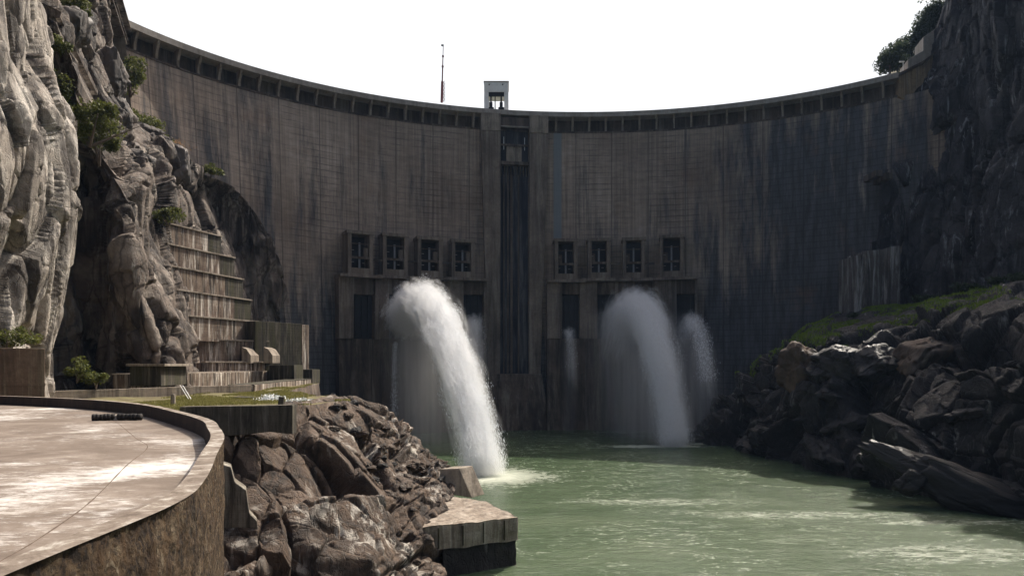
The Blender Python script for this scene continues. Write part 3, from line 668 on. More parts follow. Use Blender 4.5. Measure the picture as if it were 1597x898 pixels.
mesh_obj('parapet_inner_wall', V, [[i, i+1, n_+i+1, n_+i] for i in range(n_-1)], INNERW, plat)
jp = np.array([GP(x, y, FZ)[:2] for x, y in [(-80,925),(0,875),(60,840),(141,782),(198,725),(230,697),(212,683),(184,660),(172,654)]]); jp = cr(jp, np.linspace(0,1,60))
jt = np.gradient(jp, axis=0); jt /= np.linalg.norm(jt, axis=1, keepdims=True); jn = np.stack([-jt[:,1], jt[:,0]], -1)
V = []
for i in range(60):
    wv = 0.012+0.022*random.random()
    V += [(*(jp[i]+jn[i]*wv), FZ+0.004), (*(jp[i]-jn[i]*wv), FZ+0.004)]
mesh_obj('floor_joint', V, [[2*i, 2*i+1, 2*i+3, 2*i+2] for i in range(59)], simple('dirt_in_joint', (0.11,0.075,0.055), 0.95, 0.4, 5), plat)
# rolls lying on the platform
for (a, b_, lab) in ((143.5, 179.5, 'black roll lying on the platform, left one of the pair'), (184.5, 220.5, 'black roll lying on the platform, right one against the parapet')):
    pa = GP(a, 656 if a < 150 else 655, FZ); pb = GP(b_, 655, FZ); mb = MB(); r_ = 0.24
    d_ = (pb-pa); prev = None
    for i in range(6):
        p0 = pa+d_*i/6; p1 = pa+d_*(i+1)/6; rr = r_*(1+0.08*math.sin(i*2.1))
        mb.tube((p0[0],p0[1],FZ+r_), (p1[0],p1[1],FZ+r_), rr, r_*(1+0.08*math.sin((i+1)*2.1)), 14)
    tag(mb.build('rubber_roll', WOODDARK, smooth=True), lab, 'roll', 'black rolls on the platform')
p = GP(182, 655, FZ); mb = MB(); mb.box(p[0]-0.14, p[0]+0.14, p[1]-0.2, p[1]+0.2, FZ, FZ+0.35)
tag(mb.build('concrete_lump', CRESTCON, bevel=0.05), 'small white block between the two black rolls', 'block')

# ------------------------------------------------------------------ terrace of retaining walls
terr = empty('stepped_retaining_wall', (-85, 180, gz)); tag(terr, 'tall stepped concrete retaining wall streaked white and brown on the left cliff', 'retaining wall')
tiers = [  # left px, top row, Y, right px, Y of right end, bottom z
 (251,347,180,345,201), (259,381,176.5,366,200.5), (248,413,170,379,201.5), (266,455,171,392,202), (266,492,166.5,416,200), (292,531,176,418,193), (318,566,172,422,192)]
ztop = [37.4, 31.0, 24.8, 18.7, 12.0, 6.3, 0.4, gz]
def wall_strip(name, p0, p1, z0, z1, back, mat, parent, bev=0.06, seg=1):
    mb = MB(); d = np.array((p1[0]-p0[0], p1[1]-p0[1])); n = np.array((d[1], -d[0]))/np.linalg.norm(d)   # outward = +X side
    for i in range(seg):
        a = np.array(p0)+d*i/seg; b2 = np.array(p0)+d*(i+1)/seg
        mb.hexa([(a[0],a[1],z0),(b2[0],b2[1],z0),(*(b2-n*back),z0),(*(a-n*back),z0),(a[0],a[1],z1),(b2[0],b2[1],z1),(*(b2-n*back),z1),(*(a-n*back),z1)])
    return mb.build(name, mat, parent, bev)
for i, (xl, yt, Yl, xr, Yr) in enumerate(tiers):
    z1 = ztop[i]; z0 = ztop[i+1]-0.3
    pl = ((xl-CX)/F*Yl, Yl); pr = ((xr-CX)/F*Yr, Yr)
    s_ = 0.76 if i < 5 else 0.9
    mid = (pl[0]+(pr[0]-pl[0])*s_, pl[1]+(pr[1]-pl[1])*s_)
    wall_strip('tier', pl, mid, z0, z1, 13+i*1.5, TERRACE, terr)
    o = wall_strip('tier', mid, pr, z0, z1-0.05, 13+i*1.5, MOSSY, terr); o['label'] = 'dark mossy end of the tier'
    # lip along the top
    wall_strip('coping', (pl[0]+0.4, pl[1]-0.1), (pr[0]+0.4, pr[1]-0.1), z1+0.003, z1+0.40, 1.6, OLDCON, terr, 0.04)
# low plinths and buttresses at its foot
wall_strip('plinth', ((222-CX)/F*133,133), ((424-CX)/F*194,194), gz-0.3, -2.0, 6, TERRACE, terr)
wall_strip('plinth_coping', ((221-CX)/F*133,133), ((425-CX)/F*194.5,194.5), -2.0, -1.8, 6.2, OLDCON, terr, 0)
for (x0, x1, yt, yb) in ((377,391,541,566), (411,425,541,566)):
    Yb = 184; mb = MB(); k = Yb/F
    mb.prism([U(x0,yb,Yb), U(x0,yt,Yb), U((x0+x1)/2,yt+3,Yb), U(x1,yt+13,Yb), U(x1,yb,Yb)], (0, 6, 0)); mb.build('buttress', OLDCON, terr, 0.05)
bw = empty('dark_retaining_wall', (-66, 197, gz)); tag(bw, 'tall dark concrete wall with one lit edge at the right end of the terraces', 'retaining wall')
wall_strip('wall_panel', ((398-CX)/F*189,189), ((470-CX)/F*203,203), gz-0.3, 12.0, 5, MOSSY, bw)
wall_strip('end_pillar', ((470.5-CX)/F*203,203.2), ((478-CX)/F*204,206.5), gz-0.3, 11.8, 4, TERRACE, bw)
mw = empty('mossy_wall', (-57, 175, gz)); tag(mw, 'low mossy concrete wall streaked green beside the grass', 'wall')
wall_strip('wall_panel', ((397-CX)/F*140,140), ((498-CX)/F*213,213), gz-0.6, -4.25, 5, TERRACE, mw)
wall_strip('coping', ((396-CX)/F*140,140), ((499-CX)/F*213,213), -4.25, -4.12, 5.2, MOSSY, mw, 0)
for (x0,x1,yt,yb,Yb,lab) in ((420,459,569,598,190,'square dark concrete chamber below the tall dark wall'), (460,487,576,598,200,'small dark concrete box at the far right end of the terraces')):
    mb = MB(); mb.prism([U(x0,yb,Yb),U(x0,yt,Yb),U(x1,yt,Yb),U(x1,yb,Yb)], (0,8,0)); tag(mb.build('concrete_chamber', MOSSY, bevel=0.05), lab, 'chamber')
sh = empty('stone_shelter', (-68, 125, gz)); tag(sh, 'dark low concrete hut with flat roof slab under the left cliff', 'hut')
Ys = 128; mb = MB(); mb.prism([U(203,602,Ys),U(203,571,Ys),U(251,571,Ys),U(251,602,Ys)], (-2,14,0)); mb.build('wall', MOSSY, sh)
mb = MB(); mb.prism([U(196,571,Ys-0.7),U(196,567,Ys-0.7),U(257,567,Ys-0.7),U(257,571,Ys-0.7)], (-2,15.4,0)); mb.build('roof_slab', OLDCON, sh, 0.04)
# long low wall behind the platform
lw = empty('low_wall', (-66, 115, gz)); tag(lw, 'long low weathered concrete wall running behind the platform parapet', 'wall')
pts = [(-150,106.5,-4.2),(-76.5,101.5,-4.2),(-66,118,-4.2),(-53,140,-4.2)]
wall_strip('wall_panel', (-120,80), (-76.5,101.5), gz-0.4, -4.25, 0.6, OLDCON, lw)
wall_strip('wall_panel', (-76.5,101.5), (-66,118), gz-0.4, -4.2, 0.6, OLDCON, lw)
wall_strip('wall_panel', (-66,118), (-53.2,139.6), gz-0.4, -4.15, 0.6, OLDCON, lw)
rw = empty('rust_stained_wall', (-75, 100, gz)); tag(rw, 'rust brown concrete wall with ledge at the left edge below pale cliff', 'retaining wall')
wall_strip('wall_panel', (-100,58), (U(70,0,87)[0],87), gz-0.3, (HY-543)/F*86, 3, RUSTWALL, rw)
wall_strip('ledge', (-99.7,58), (U(70.8,0,87)[0],87), (HY-602)/F*86, (HY-598)/F*86, 2, RUSTWALL, rw, 0.02)
# retaining block above the bank
rb = empty('bank_retaining_wall', (-32, 80, -7)); tag(rb, 'dark concrete retaining block above the brown rock bank', 'retaining wall')
mb = MB(); Yb = 80; mb.prism([U(280,684,Yb),U(280,634,Yb),U(400,632.5,Yb),U(456,631,Yb),U(456,677,Yb),U(420,673,Yb),U(380,678,Yb)], (0,1.6,0)); mb.build('wall_panel', streaky('block_concrete', [(0.05,0.042,0.03),(0.08,0.068,0.05),(0.11,0.095,0.07)], (0.02,0.017,0.012), (0.3,0.27,0.22), 0.8, 0.4, 1.6), rb, 0.06)
lf = empty('rock_facing_wall', (-36, 72, -20)); tag(lf, 'old pale concrete facing with black stains below the brown bank', 'retaining wall')
mb = MB(); Yb = 71.0; mb.prism([U(300,960,Yb),U(300,712,Yb),U(343,722,Yb),U(360,728,Yb),U(366,751,Yb),U(384,764,Yb),U(389,800,Yb),U(401,812,Yb),U(404,870,Yb),U(398,960,Yb)], (-1,2.5,0))
mb.build('wall_panel', streaky('facing_concrete', [(0.10,0.085,0.065),(0.19,0.165,0.13),(0.27,0.24,0.19)], (0.02,0.018,0.015), (0.42,0.4,0.34), 0.85, 0.5, 1.0), lf, 0.1)

# ---- pier by the water
pier = empty('river_pier', (-5, 98, WZ)); tag(pier, 'massive concrete pier with worn sunlit top jutting over the green water', 'pier')
A0 = GP(647,824,-21.4); B0 = GP(808,806,-21.4); C0 = GP(735,777,-21.4); D0 = GP(660,765,-21.4)
C0b = GP(760,783,-21.4)
def slab_poly(pts, z0, z1, nsub, mat, name, parent, amp):
    """thick slab with worn, uneven surface built on a fine grid between four corners"""
    P = np.array(pts); u = np.linspace(0,1,nsub); V = []
    top = (P[0][None,None]*(1-u[None,:,None])*(1-u[:,None,None])+P[1][None,None]*u[None,:,None]*(1-u[:,None,None])+P[2][None,None]*u[None,:,None]*u[:,None,None]+P[3][None,None]*(1-u[None,:,None])*u[:,None,None])
    top[...,2] = z1
    nzs = 22; idx = np.arange(nsub*nsub).reshape(nsub,nsub); ring = np.concatenate([idx[0,:], idx[1:,-1], idx[-1,-2::-1], idx[-2:0:-1,0]])
    V = [top.reshape(-1,3)]; q = [np.stack([idx[:-1,:-1], idx[:-1,1:], idx[1:,1:], idx[1:,:-1]], -1).reshape(-1,4)]; pr = ring; k = nsub*nsub; R0 = V[0][ring]
    for j in range(1, nzs+1):
        R = R0.copy(); R[:,2] = z1+(z0-z1)*j/nzs; V.append(R); r2 = np.arange(len(ring))+k; k += len(ring)
        q.append(np.stack([pr, np.roll(pr,-1), np.roll(r2,-1), r2], -1)); pr = r2
    V = np.concatenate(V); V = V+amp*np.stack([fbm(V/2.2+7*j, 5, 60+j, 0.6) for j in range(3)], -1)
    return mesh_obj(name, V, np.concatenate(q), mat, parent, True)
PIERC = streaky('pier_concrete', [(0.15,0.115,0.085),(0.26,0.21,0.165),(0.36,0.31,0.255)], (0.05,0.038,0.028), (0.5,0.45,0.38), 0.6, 0.5, 1.2)
slab_poly([A0, B0, C0b, D0], -24.6, -21.4, 60, PIERC, 'cap', pier, 0.30)
ins = lambda p, s_: p+(np.mean([A0,B0,C0b,D0], axis=0)-p)*s_
slab_poly([ins(A0,.10)+np.array((3.0,0.5,0)), ins(B0,.035), ins(C0b,.05), ins(D0,.05)], -31, -24.7, 50, ROCK_DARK, 'footing', pier, 0.25)
for q_ in (0.22, 0.45, 0.65, 0.86):
    p = A0+(B0-A0)*q_; mb = MB(); mb.box(p[0]-0.07, p[0]+0.07, p[1]-0.26, p[1]+0.1, -24.3, -21.6); mb.build('formwork_joint', MOSSY, pier)
mb = MB(); mb.prism([U(685,768,112),U(686,731,112),U(716,730,112),U(736,776,112)], (2,3,0)); tag(mb.build('concrete_fin', OLDCON, bevel=0.08), 'small upright brown concrete slab behind the sunlit pier', 'concrete slab')

# ------------------------------------------------------------------ right bank works
rwk = empty('access_road_wall', U(1430,100,258)); tag(rwk, 'stepped pale concrete wall above the right end of the dam', 'retaining wall')
mb = MB(); Yb = 259
mb.prism([U(1402,150,Yb),U(1402,117,Yb),U(1416,107,Yb),U(1440,96,Yb),U(1475,70,Yb),U(1475,110,Yb),U(1432,136,Yb),U(1415,160,Yb)], (2,10,0)); mb.build('lower_wall', streaky('ochre_stained_concrete', [(0.14,0.10,0.07),(0.26,0.19,0.12),(0.36,0.25,0.14)], (0.07,0.05,0.04), (0.45,0.42,0.38), 0.5, 0.3, 0.6), rwk, 0.1)
mb = MB(); mb.prism([U(1416,108,Yb+1),U(1416,93,Yb+1),U(1440,79,Yb+1),U(1440,58,Yb+1),U(1470,38,Yb+1),U(1470,85,Yb+1),U(1440,97,Yb+1)], (2,9,0)); mb.build('upper_wall', CRESTCON, rwk, 0.1)
mb = MB(); mb.prism([U(1402,117.5,Yb-1),U(1402,114,Yb-1),U(1440,95,Yb-1),U(1475,68,Yb-1),U(1475,71,Yb-1),U(1440,98.5,Yb-1)], (2,5,0)); mb.build('coping', GATECON, rwk)
lp = empty('street_lamp', U(1408.5,110,262)); tag(lp, 'small lamp post standing beside the road at the right dam end', 'street lamp')
mb = MB(); mb.tube(U(1408.5,112,262), U(1408.5,97,262), 0.12); mb.build('post', GREY, lp); mb = MB(); a = U(1408.5,97,262); mb.box(a[0]-1.4,a[0]+0.4,a[1]-.3,a[1]+.3,a[2]-0.1,a[2]+0.3); mb.build('lamp_head', GREY, lp)
cw = empty('toe_retaining_wall', U(1365,470,246)); tag(cw, 'pale streaked concrete wall panels at the foot of the right cliff', 'retaining wall')
PANEL = streaky('lime_streaked_concrete', [(0.07,0.06,0.052),(0.12,0.105,0.093),(0.17,0.15,0.135)], (0.02,0.02,0.02), (0.5,0.48,0.45), 0.7, 0.8, 0.6)
for (x0,x1,y0,y1,Yb,dx) in ((1336,1350,398,486,250,0),(1350.3,1382,391,484,249,0),(1388,1404,385,480,245,0)):
    mb = MB(); mb.prism([U(x0,y1,Yb),U(x0,y0,Yb),U(x1,y0-2,Yb),U(x1,y1,Yb)], (0,14,0)); mb.build('wall_panel', PANEL, cw, 0.08)
mb = MB(); mb.prism([U(1382,484,254),U(1382,370,254),U(1388,370,254),U(1388,484,254)], (0,10,0)); mb.build('dark_joint', DARKSTEEL, cw)
for (x0,y0,lab) in ((1371,270,'small grey box fixed high on the right cliff, left one'), (1387,274,'small grey box fixed high on the right cliff, right one')):
    mb = MB(); mb.prism([U(x0-5,y0+5,254),U(x0-5,y0-5,254),U(x0+5,y0-5,254),U(x0+5,y0+5,254)], (0,9,0)); tag(mb.build('junction_box', GATECON, bevel=0.05), lab, 'box')

# ------------------------------------------------------------------ things on the crest
gc = empty('gantry_crane', (-7.4, 306, ZC)); tag(gc, 'square pale gantry tower standing on the dam crest above the spillway', 'gantry crane')
Yg = 302; k = Yg/F; xa, xb = (755-CX)*k, (793-CX)*k; z0 = ZC-0.4; zt = (HY-128)*k; zh = (HY-143.5)*k; yb_ = Yg+11
mb = MB(); mb.box(xa, xb, Yg, yb_, zh, zt); mb.build('machine_house', GREY, gc, 0.08)
mb = MB(); mb.box(xa-0.2, xb+0.2, Yg-0.2, yb_+0.2, zt, zt+0.35); mb.build('roof', CRESTCON, gc)
mb = MB()
for x_ in ((762,766),(783,787)):
    for q_ in (0, 2.2): mb.box((x_[0]-CX)*k+q_*0.3, (x_[0]-CX)*k+q_*0.3+0.55, Yg-0.06, Yg+0.02, zt-1.5+0.3*q_, zt-0.9)
mb.build('vent', DARKSTEEL, gc)
for (x0,x1) in ((xa,xa+2.0),(xb-1.9,xb)):
    for (y0,y1) in ((Yg+0.05,Yg+1.8),(yb_-1.8,yb_-0.05)):
        mb = MB(); mb.box(x0,x1,y0,y1,z0,zh); mb.build('leg', GREY, gc, 0.05)
mb = MB(); mb.box(xa+2, xb-1.9, Yg+0.4, Yg+1.2, zh-1.7, zh); mb.build('top_beam', DARKSTEEL, gc)
mb = MB(); mb.box(xa+2, xb-1.9, Yg+0.5, Yg+1.3, z0+0.2, z0+1.8); mb.build('bottom_beam', DARKSTEEL, gc)
mb = MB(); mb.box(xa+2, xb-1.9, Yg+0.2, Yg+0.5, z0+2.0, z0+2.4); mb.build('rail_beam', GREY, gc)
for x_ in (763.5, 779.5):
    c_ = (x_-CX)*k+0.6
    mb = MB(); zm0 = z0+2.4; zm1 = zh-1.7; h_ = zm1-zm0
    mb.tube((c_,Yg+0.9,zm0), (c_,Yg+0.9,zm1), 0.16); mb.box(c_-1.3,c_+1.3,Yg+0.6,Yg+1.2,zm0,zm0+h_*0.28); mb.box(c_-0.7,c_+0.7,Yg+0.6,Yg+1.2,zm0+h_*0.28,zm0+h_*0.62)
    mb.box(c_-0.35,c_+0.35,Yg+0.55,Yg+1.25,zm0+h_*0.55,zm1)
    mb.build('hoist_block', DARKSTEEL, gc, 0.04)
mb = MB(); c_ = (772-CX)*k; mb.box(c_-0.5,c_+0.5,Yg+0.6,Yg+1.2,z0+2.4,z0+3.4); mb.box(c_-0.2,c_+0.25,Yg+0.6,Yg+1.2,z0+3.4,zh-1.7); mb.build('centre_post', DARKSTEEL, gc)
mc = empty('mobile_crane', (-31, 303, ZC)); tag(mc, 'mobile crane with thin red telescopic boom raised above the dam crest', 'crane')
Yc = 303; k = Yc/F; x_ = (688.8-CX)*k
mb = MB()
for (a, b2, r_) in ((160,128,0.6),(128,104,0.33),(104,88,0.26),(88,71.5,0.18)):
    mb.tube((x_+(160-a)*0.008,Yc,(HY-a)*k), (x_+(160-b2)*0.008,Yc,(HY-b2)*k), r_, r_, 6)
for a in (128,104,88): mb.tube((x_+(160-a)*0.008,Yc,(HY-a)*k-0.3), (x_+(160-a)*0.008,Yc,(HY-a)*k+0.3), 0.55, 0.5, 6)
mb.build('boom', REDP, mc)
mb = MB(); mb.box(x_-0.2,x_+0.9,Yc-0.3,Yc+0.3,(HY-71.5)*k-0.2,(HY-70)*k); mb.build('boom_head', STEEL, mc)
mb = MB()
for i in range(11):
    a = 158-i*2.9; s_ = 1 if i % 2 else -1
    mb.tube((x_+1.1+0.35*s_,Yc,(HY-a)*k), (x_+1.1-0.35*s_,Yc,(HY-a+2.9)*k), 0.09, n=5)
for dx in (0.75,1.45): mb.tube((x_+dx,Yc,(HY-160)*k), (x_+dx,Yc,(HY-128)*k), 0.1, n=5)
mb.build('jib', REDP, mc)
mb = MB(); mb.box(x_-1.6,x_+2.3,Yc-1.2,Yc+1.2,ZC-0.35,ZC+1.1); mb.build('chassis', STEEL, mc, 0.1)
mb = MB(); mb.box(x_-1.2,x_+0.6,Yc-1.0,Yc+1.0,ZC+1.1,ZC+2.3); mb.build('turntable', REDP, mc, 0.1)
mb = MB(); mb.box(x_+0.8,x_+2.1,Yc-1.0,Yc+0.4,ZC+1.1,ZC+2.6); cb = mb.build('cab', GREY, mc, 0.15)
for y_ in (-1.25, 1.0):
    for dx in (-0.9, 1.5):
        mb = MB(); mb.tube((x_+dx,Yc+y_,ZC+0.15),(x_+dx,Yc+y_+0.3,ZC+0.15),0.5,0.5,12); mb.build('wheel', WOODDARK, mc)
vh = empty('parked_car', ((706-CX)*k,303,ZC-0.35)); tag(vh, 'small grey car just showing over the crest railing right of the crane', 'car')
x_ = (706-CX)*k; mb = MB(); mb.prism([(x_-2,302,ZC+0.1),(x_-2,302,ZC+0.8),(x_-1.3,302,ZC+1.0),(x_-0.7,302,ZC+1.55),(x_+0.8,302,ZC+1.55),(x_+1.5,302,ZC+1.0),(x_+2,302,ZC+0.9),(x_+2,302,ZC+0.1)], (0,1.7,0)); mb.build('body', STEEL, vh, 0.12)
for dx in (-1.2,1.2):
    for y_ in (301.95, 303.5): mb = MB(); mb.tube((x_+dx,y_,ZC),(x_+dx,y_+0.25,ZC),0.34,0.34,12); mb.build('wheel', WOODDARK, vh)

# ------------------------------------------------------------------ boulders
def boulder_mesh(name, seed, mat, sub=5, cuts=14, rough=0.05, stretch=(1,1,1)):
    import bmesh
    r = np.random.default_rng(seed); bm = bmesh.new(); bmesh.ops.create_icosphere(bm, subdivisions=sub, radius=1)
    V = np.array([v.co[:] for v in bm.verts]); n = r.normal(size=(cuts,3)); n /= np.linalg.norm(n, axis=1, keepdims=True); d = r.uniform(0.58, 1.0, cuts)
    c = V@n.T; rad = np.where(c > 0.05, d/np.maximum(c, 0.05), 9)
    rad = -np.log(np.exp(-34*rad).sum(1)+np.exp(-34*1.15))/34
    V2 = V*rad[:,None]; V2 = V2*(1+rough*fbm(V2*2.2+seed, 5, seed, 0.6)[:,None]*2+rock_disp(V2, [(0.75,0.12),(0.3,0.04)], [], seed, (1,1,1), 0.3, 1.0, 0.0)[:,None])*np.array(stretch)
    for v, c_ in zip(bm.verts, V2): v.co = c_
    me = bpy.data.meshes.new(name); bm.to_mesh(me); bm.free(); me.materials.append(mat)
    me.polygons.foreach_set('use_smooth', np.ones(len(me.polygons), dtype=bool)); return me
def place(me, loc, sc, rot, name='boulder', label=None, cat='boulder', group=None):
    o = bpy.data.objects.new(name, me); COL.objects.link(o); o.location = loc; o.scale = sc; o.rotation_euler = rot
    return tag(o, label, cat, group)
BD = [boulder_mesh('dark_boulder_shape', 100+i, ROCK_DARK) for i in range(7)]
BB = [boulder_mesh('brown_boulder_shape', 200+i, ROCK_BANK) for i in range(7)]
BR = [boulder_mesh('grey_boulder_shape', 300+i, ROCK_RED) for i in range(6)]
BP = [boulder_mesh('pale_boulder_shape', 400+i, ROCK_PALE) for i in range(6)]
def scatter(patch, n, u0, u1, v0, v1, smin, smax, meshes, label, group, sink=0.25, flat=0.7, seed=1):
    G, N = PATCH[patch]; r = random.Random(seed); nv, nu = G.shape[:2]
    for i in range(n):
        u = int(r.uniform(u0, u1)*(nu-1)); v = int(r.uniform(v0, v1)*(nv-1)); p = G[v,u]; s = smin*(smax/smin)**(r.random()**2.0)
        s *= p[1]/150
        p = p - N[v,u]*s*sink
        place(r.choice(meshes), p, (s*r.uniform(.9,1.5), s*r.uniform(.8,1.2), s*flat*r.uniform(.7,1.2)), (r.uniform(-.4,.4), r.uniform(-.4,.4), r.uniform(0,6.3)), label=label, group=group)
scatter('bank_rock', 105, 0.60, 1.0, 0.02, 0.42, 0.5, 2.6, BB+BD[:3], 'dark angular boulder on the rubble slope below the grass beside the left jet', 'boulders on the left rubble slope', seed=4)
scatter('bank_rock', 28, 0.7, 0.95, 0.35, 0.85, 0.5, 2.2, BB, 'brown boulder lodged in the lower left bank above the pier', 'boulders in the lower left bank', seed=5)
scatter('river_bank_rock', 58, 0.0, 0.26, 0.15, 0.85, 0.7, 2.4, BD, 'dark boulder in the rubble at the dam toe beside the right jet', 'boulders at the right dam toe', seed=6)
scatter('river_bank_rock', 32, 0.22, 0.80, 0.22, 0.85, 1.5, 5.2, BD, 'large dark boulder wedged in the right river bank', 'boulders of the right river bank', 0.4, 0.75, seed=7)
scatter('rock_slope', 34, 0.5, 0.98, 0.30, 0.62, 1.0, 3.0, BR+BP[:2], 'grey boulder perched on the slope below the left end of the dam', 'boulders on the left slope', 0.35, 0.8, seed=9)
for i, (x, y, Y, sx, sz, me, rot, lab) in enumerate([
 (172,118,172,5.2,6.6,BR[0],(0.1,0.1,0.3),'largest square brown boulder standing under the left end of the dam'),
 (182,178,176,3.6,5.6,BR[1],(0.2,-0.3,1.0),'dark wedge shaped boulder directly under the square brown boulder'),
 (108,45,132,4.0,6.5,BR[2],(0,0.2,0.5),'tall brown boulder at the top left above the green bushes'),
 (232,205,196,4.5,2.2,BR[3],(0,0.35,0.2),'flat brown boulder on the slope beside the orange dry grass'),
 (275,262,200,5.5,6.5,BR[4],(0.2,0,0.8),'rounded grey boulder at the cliff brow above the terraces'),
 (1262,577,196,10,7,BB[5],(0.1,0.1,0.4),'big flat topped boulder at the tip of the right bank'),
 (1320,570,184,8,5,BD[1],(0.3,0.5,0.6),'tilted brown boulder below the sunlit grass of the right bank'),
 (1440,560,172,8.5,7,BB[0],(0.1,0.0,0.2),'largest rounded brown boulder under the right grass ledge'),
 (1362,570,178,6.5,4.5,BD[2],(0.0,-0.3,0.2),'brown angular boulder left of the largest rounded one on the right ledge'),
 (1297,618,182,4.6,2.8,BD[2],(0.1,0.2,1.1),'small oval boulder balanced mid height on the right bank')]):
    p = U(x, y, Y); s_ = sx; place(me, p, (sx, sx*0.9, sz), rot, label=lab)
# long tilted slab at the waterline on the right
sb = MB(); P0 = U(1385,705,140); 
o = place(boulder_mesh('slab_shape', 511, ROCK_DARK, 5, 9, 0.03), U(1500,765,134), (17,6.5,4.5), (0.25,0.40,-0.45), 'rock_slab', 'long dark rock slab sloping down into the water on the right', 'rock slab')
place(boulder_mesh('knob_shape', 512, ROCK_DARK, 4, 16, 0.08), U(1418,756,136), (3.6,3,2.8), (0.3,0.1,0.4), 'boulder', 'grey knobbly boulder at the waterline under the long slab', 'boulder')
# rock tongue and pale rocks of the near left bank
# ------------------------------------------------------------------ vegetation
def leaf_mat(name, a, b_):
    m, t, b = nt(name, 0.7)
    oi = t.nodes.new('ShaderNodeTexCoord'); n = noise(t, oi.outputs['Object'], 0.9, 4, 0.7)
    c = ramp(t, n, [(0.35, a), (0.65, b_)]); t.links.new(c, b.inputs['Base Color'])
    tr = N_(t, 'ShaderNodeBsdfTranslucent'); t.links.new(c, tr.inputs[0]); mx = N_(t, 'ShaderNodeMixShader'); mx.inputs[0].default_value = 0.35
    t.links.new(b.outputs[0], mx.inputs[1]); t.links.new(tr.outputs[0], mx.inputs[2]); t.links.new(mx.outputs[0], t.nodes['Material Output'].inputs[0])
    return m
LEAF = leaf_mat('olive_leaves', (0.05,0.065,0.015), (0.16,0.17,0.04)); LEAFD = leaf_mat('grey_green_leaves', (0.03,0.045,0.025), (0.07,0.09,0.045))
GRASS = leaf_mat('short_grass', (0.12,0.12,0.03), (0.27,0.25,0.08)); DRY = leaf_mat('dry_grass', (0.30,0.17,0.08), (0.42,0.27,0.14)); GRASSL = leaf_mat('sun_bright_grass', (0.09,0.16,0.02), (0.24,0.32,0.04))
BARK = simple('bark', (0.12,0.09,0.07), 0.9, 0.3, 3)
def cards(P, size, rng, aspect=1.8, up=None):
    n = len(P); d = rng.normal(size=(n,3)); d /= np.linalg.norm(d, axis=1, keepdims=True)
    if up is not None: d = d*(1-up)+np.array((0,0,1))*up; d /= np.linalg.norm(d, axis=1, keepdims=True)
    e = np.cross(d, rng.normal(size=(n,3))); e /= np.linalg.norm(e, axis=1, keepdims=True)
    s = (size*rng.uniform(0.6,1.3,n))[:,None] if np.isscalar(size) else (size*rng.uniform(0.6,1.3,n))[:,None]
    a = d*s; b = e*s/aspect
    V = np.stack([P-a*0.5, P+b*0.5, P+a*0.5, P-b*0.5], 1).reshape(-1,3); return V, np.arange(4*n).reshape(n,4)
def crown_pts(c, rad, n, rng, lobes=9):
    L = rng.normal(size=(lobes,3)); L /= np.linalg.norm(L, axis=1, keepdims=True); L = L*rng.uniform(0.35,0.85,(lobes,1)); L[:,2] = np.abs(L[:,2])*1.0-0.15
    k = rng.integers(0, lobes, n); s = rng.normal(size=(n,3)); s /= np.linalg.norm(s, axis=1, keepdims=True); s *= (rng.random((n,1))**0.45)*rng.uniform(0.22,0.48,lobes)[k][:,None]
    return np.array(c)+(L[k]+s)*np.array(rad)
def bush(c, rad, n, size, mat, label, group, rng):
    c = np.array(c, float); e = empty('bush', (c[0], c[1], c[2]-rad[2]*0.6)); tag(e, label, 'bush', group)
    V, q = cards(crown_pts(c, rad, n, rng), size, rng); mesh_obj('foliage', V, q, mat, e)
    mb = MB()
    for i in range(4):
        a = rng.normal(size=3)*0.4; mb.tube((c[0],c[1],c[2]-rad[2]*0.8), tuple(c+a*np.array(rad)), 0.10*rad[2]/2, 0.03, 5)
    mb.build('stem', BARK, e)
rg = np.random.default_rng(5)
bushes = [(140,185,128,4.6,4.6,2600,'dense olive green bush hanging in the cleft of the left cliff, the largest one'),
 (155,225,130,3.4,3.6,1500,'olive bush directly below the largest bush in the left cleft'),(92,75,124,2.4,2.6,700,'green bush near the top of the left cliff'),
 (112,15,140,2.6,3.2,900,'green bush at the very top of the left cliff'),(86,145,123,2.6,3,700,'small bush left of the largest cleft bush'),
 (203,118,198,4.2,5.4,1500,'tall green bush between the square boulder and the dam'),(208,190,200,5.5,4.2,1600,'bush on the slope against the dam left of the flat boulder'),
 (245,222,206,3.4,2.4,700,'low bush at the left foot of the dam face beside dry grass'),(264,338,178,3.4,2.2,900,'green bush growing on top of the highest terrace'),
 (328,268,226,3,2,500,'small bush on the slope further down against the dam'),(10,528,92,3,1.8,700,'low bush above the rust stained wall'),(120,578,118,2.0,1.8,600,'dark bush at the foot of the left cliff cleft'),
 (150,592,118,2.2,1.4,500,'small bright bush behind the long low wall'),(130,35,146,2.0,2.4,500,'small bush below the topmost bush of the left cliff'),(176,160,186,2.2,2.4,400,'small bush tucked beside the square brown boulder')]
for (x,y,Y,rx,rz,n,lab) in bushes: bush(U(x,y,Y-3), (rx*1.4,rx*1.2,rz*1.4), int(n*1.5), 0.66*Y/150, LEAF, lab, None, rg)
V, q = cards(U(262,228,208)+rg.normal(size=(900,3))*np.array((2.6,2.2,0.9)), 0.9, rg, 5, 0.6); o = mesh_obj('dry_grass', V, q, DRY); tag(o, 'patch of orange dry grass on the slope against the dam', 'grass', kind='stuff')
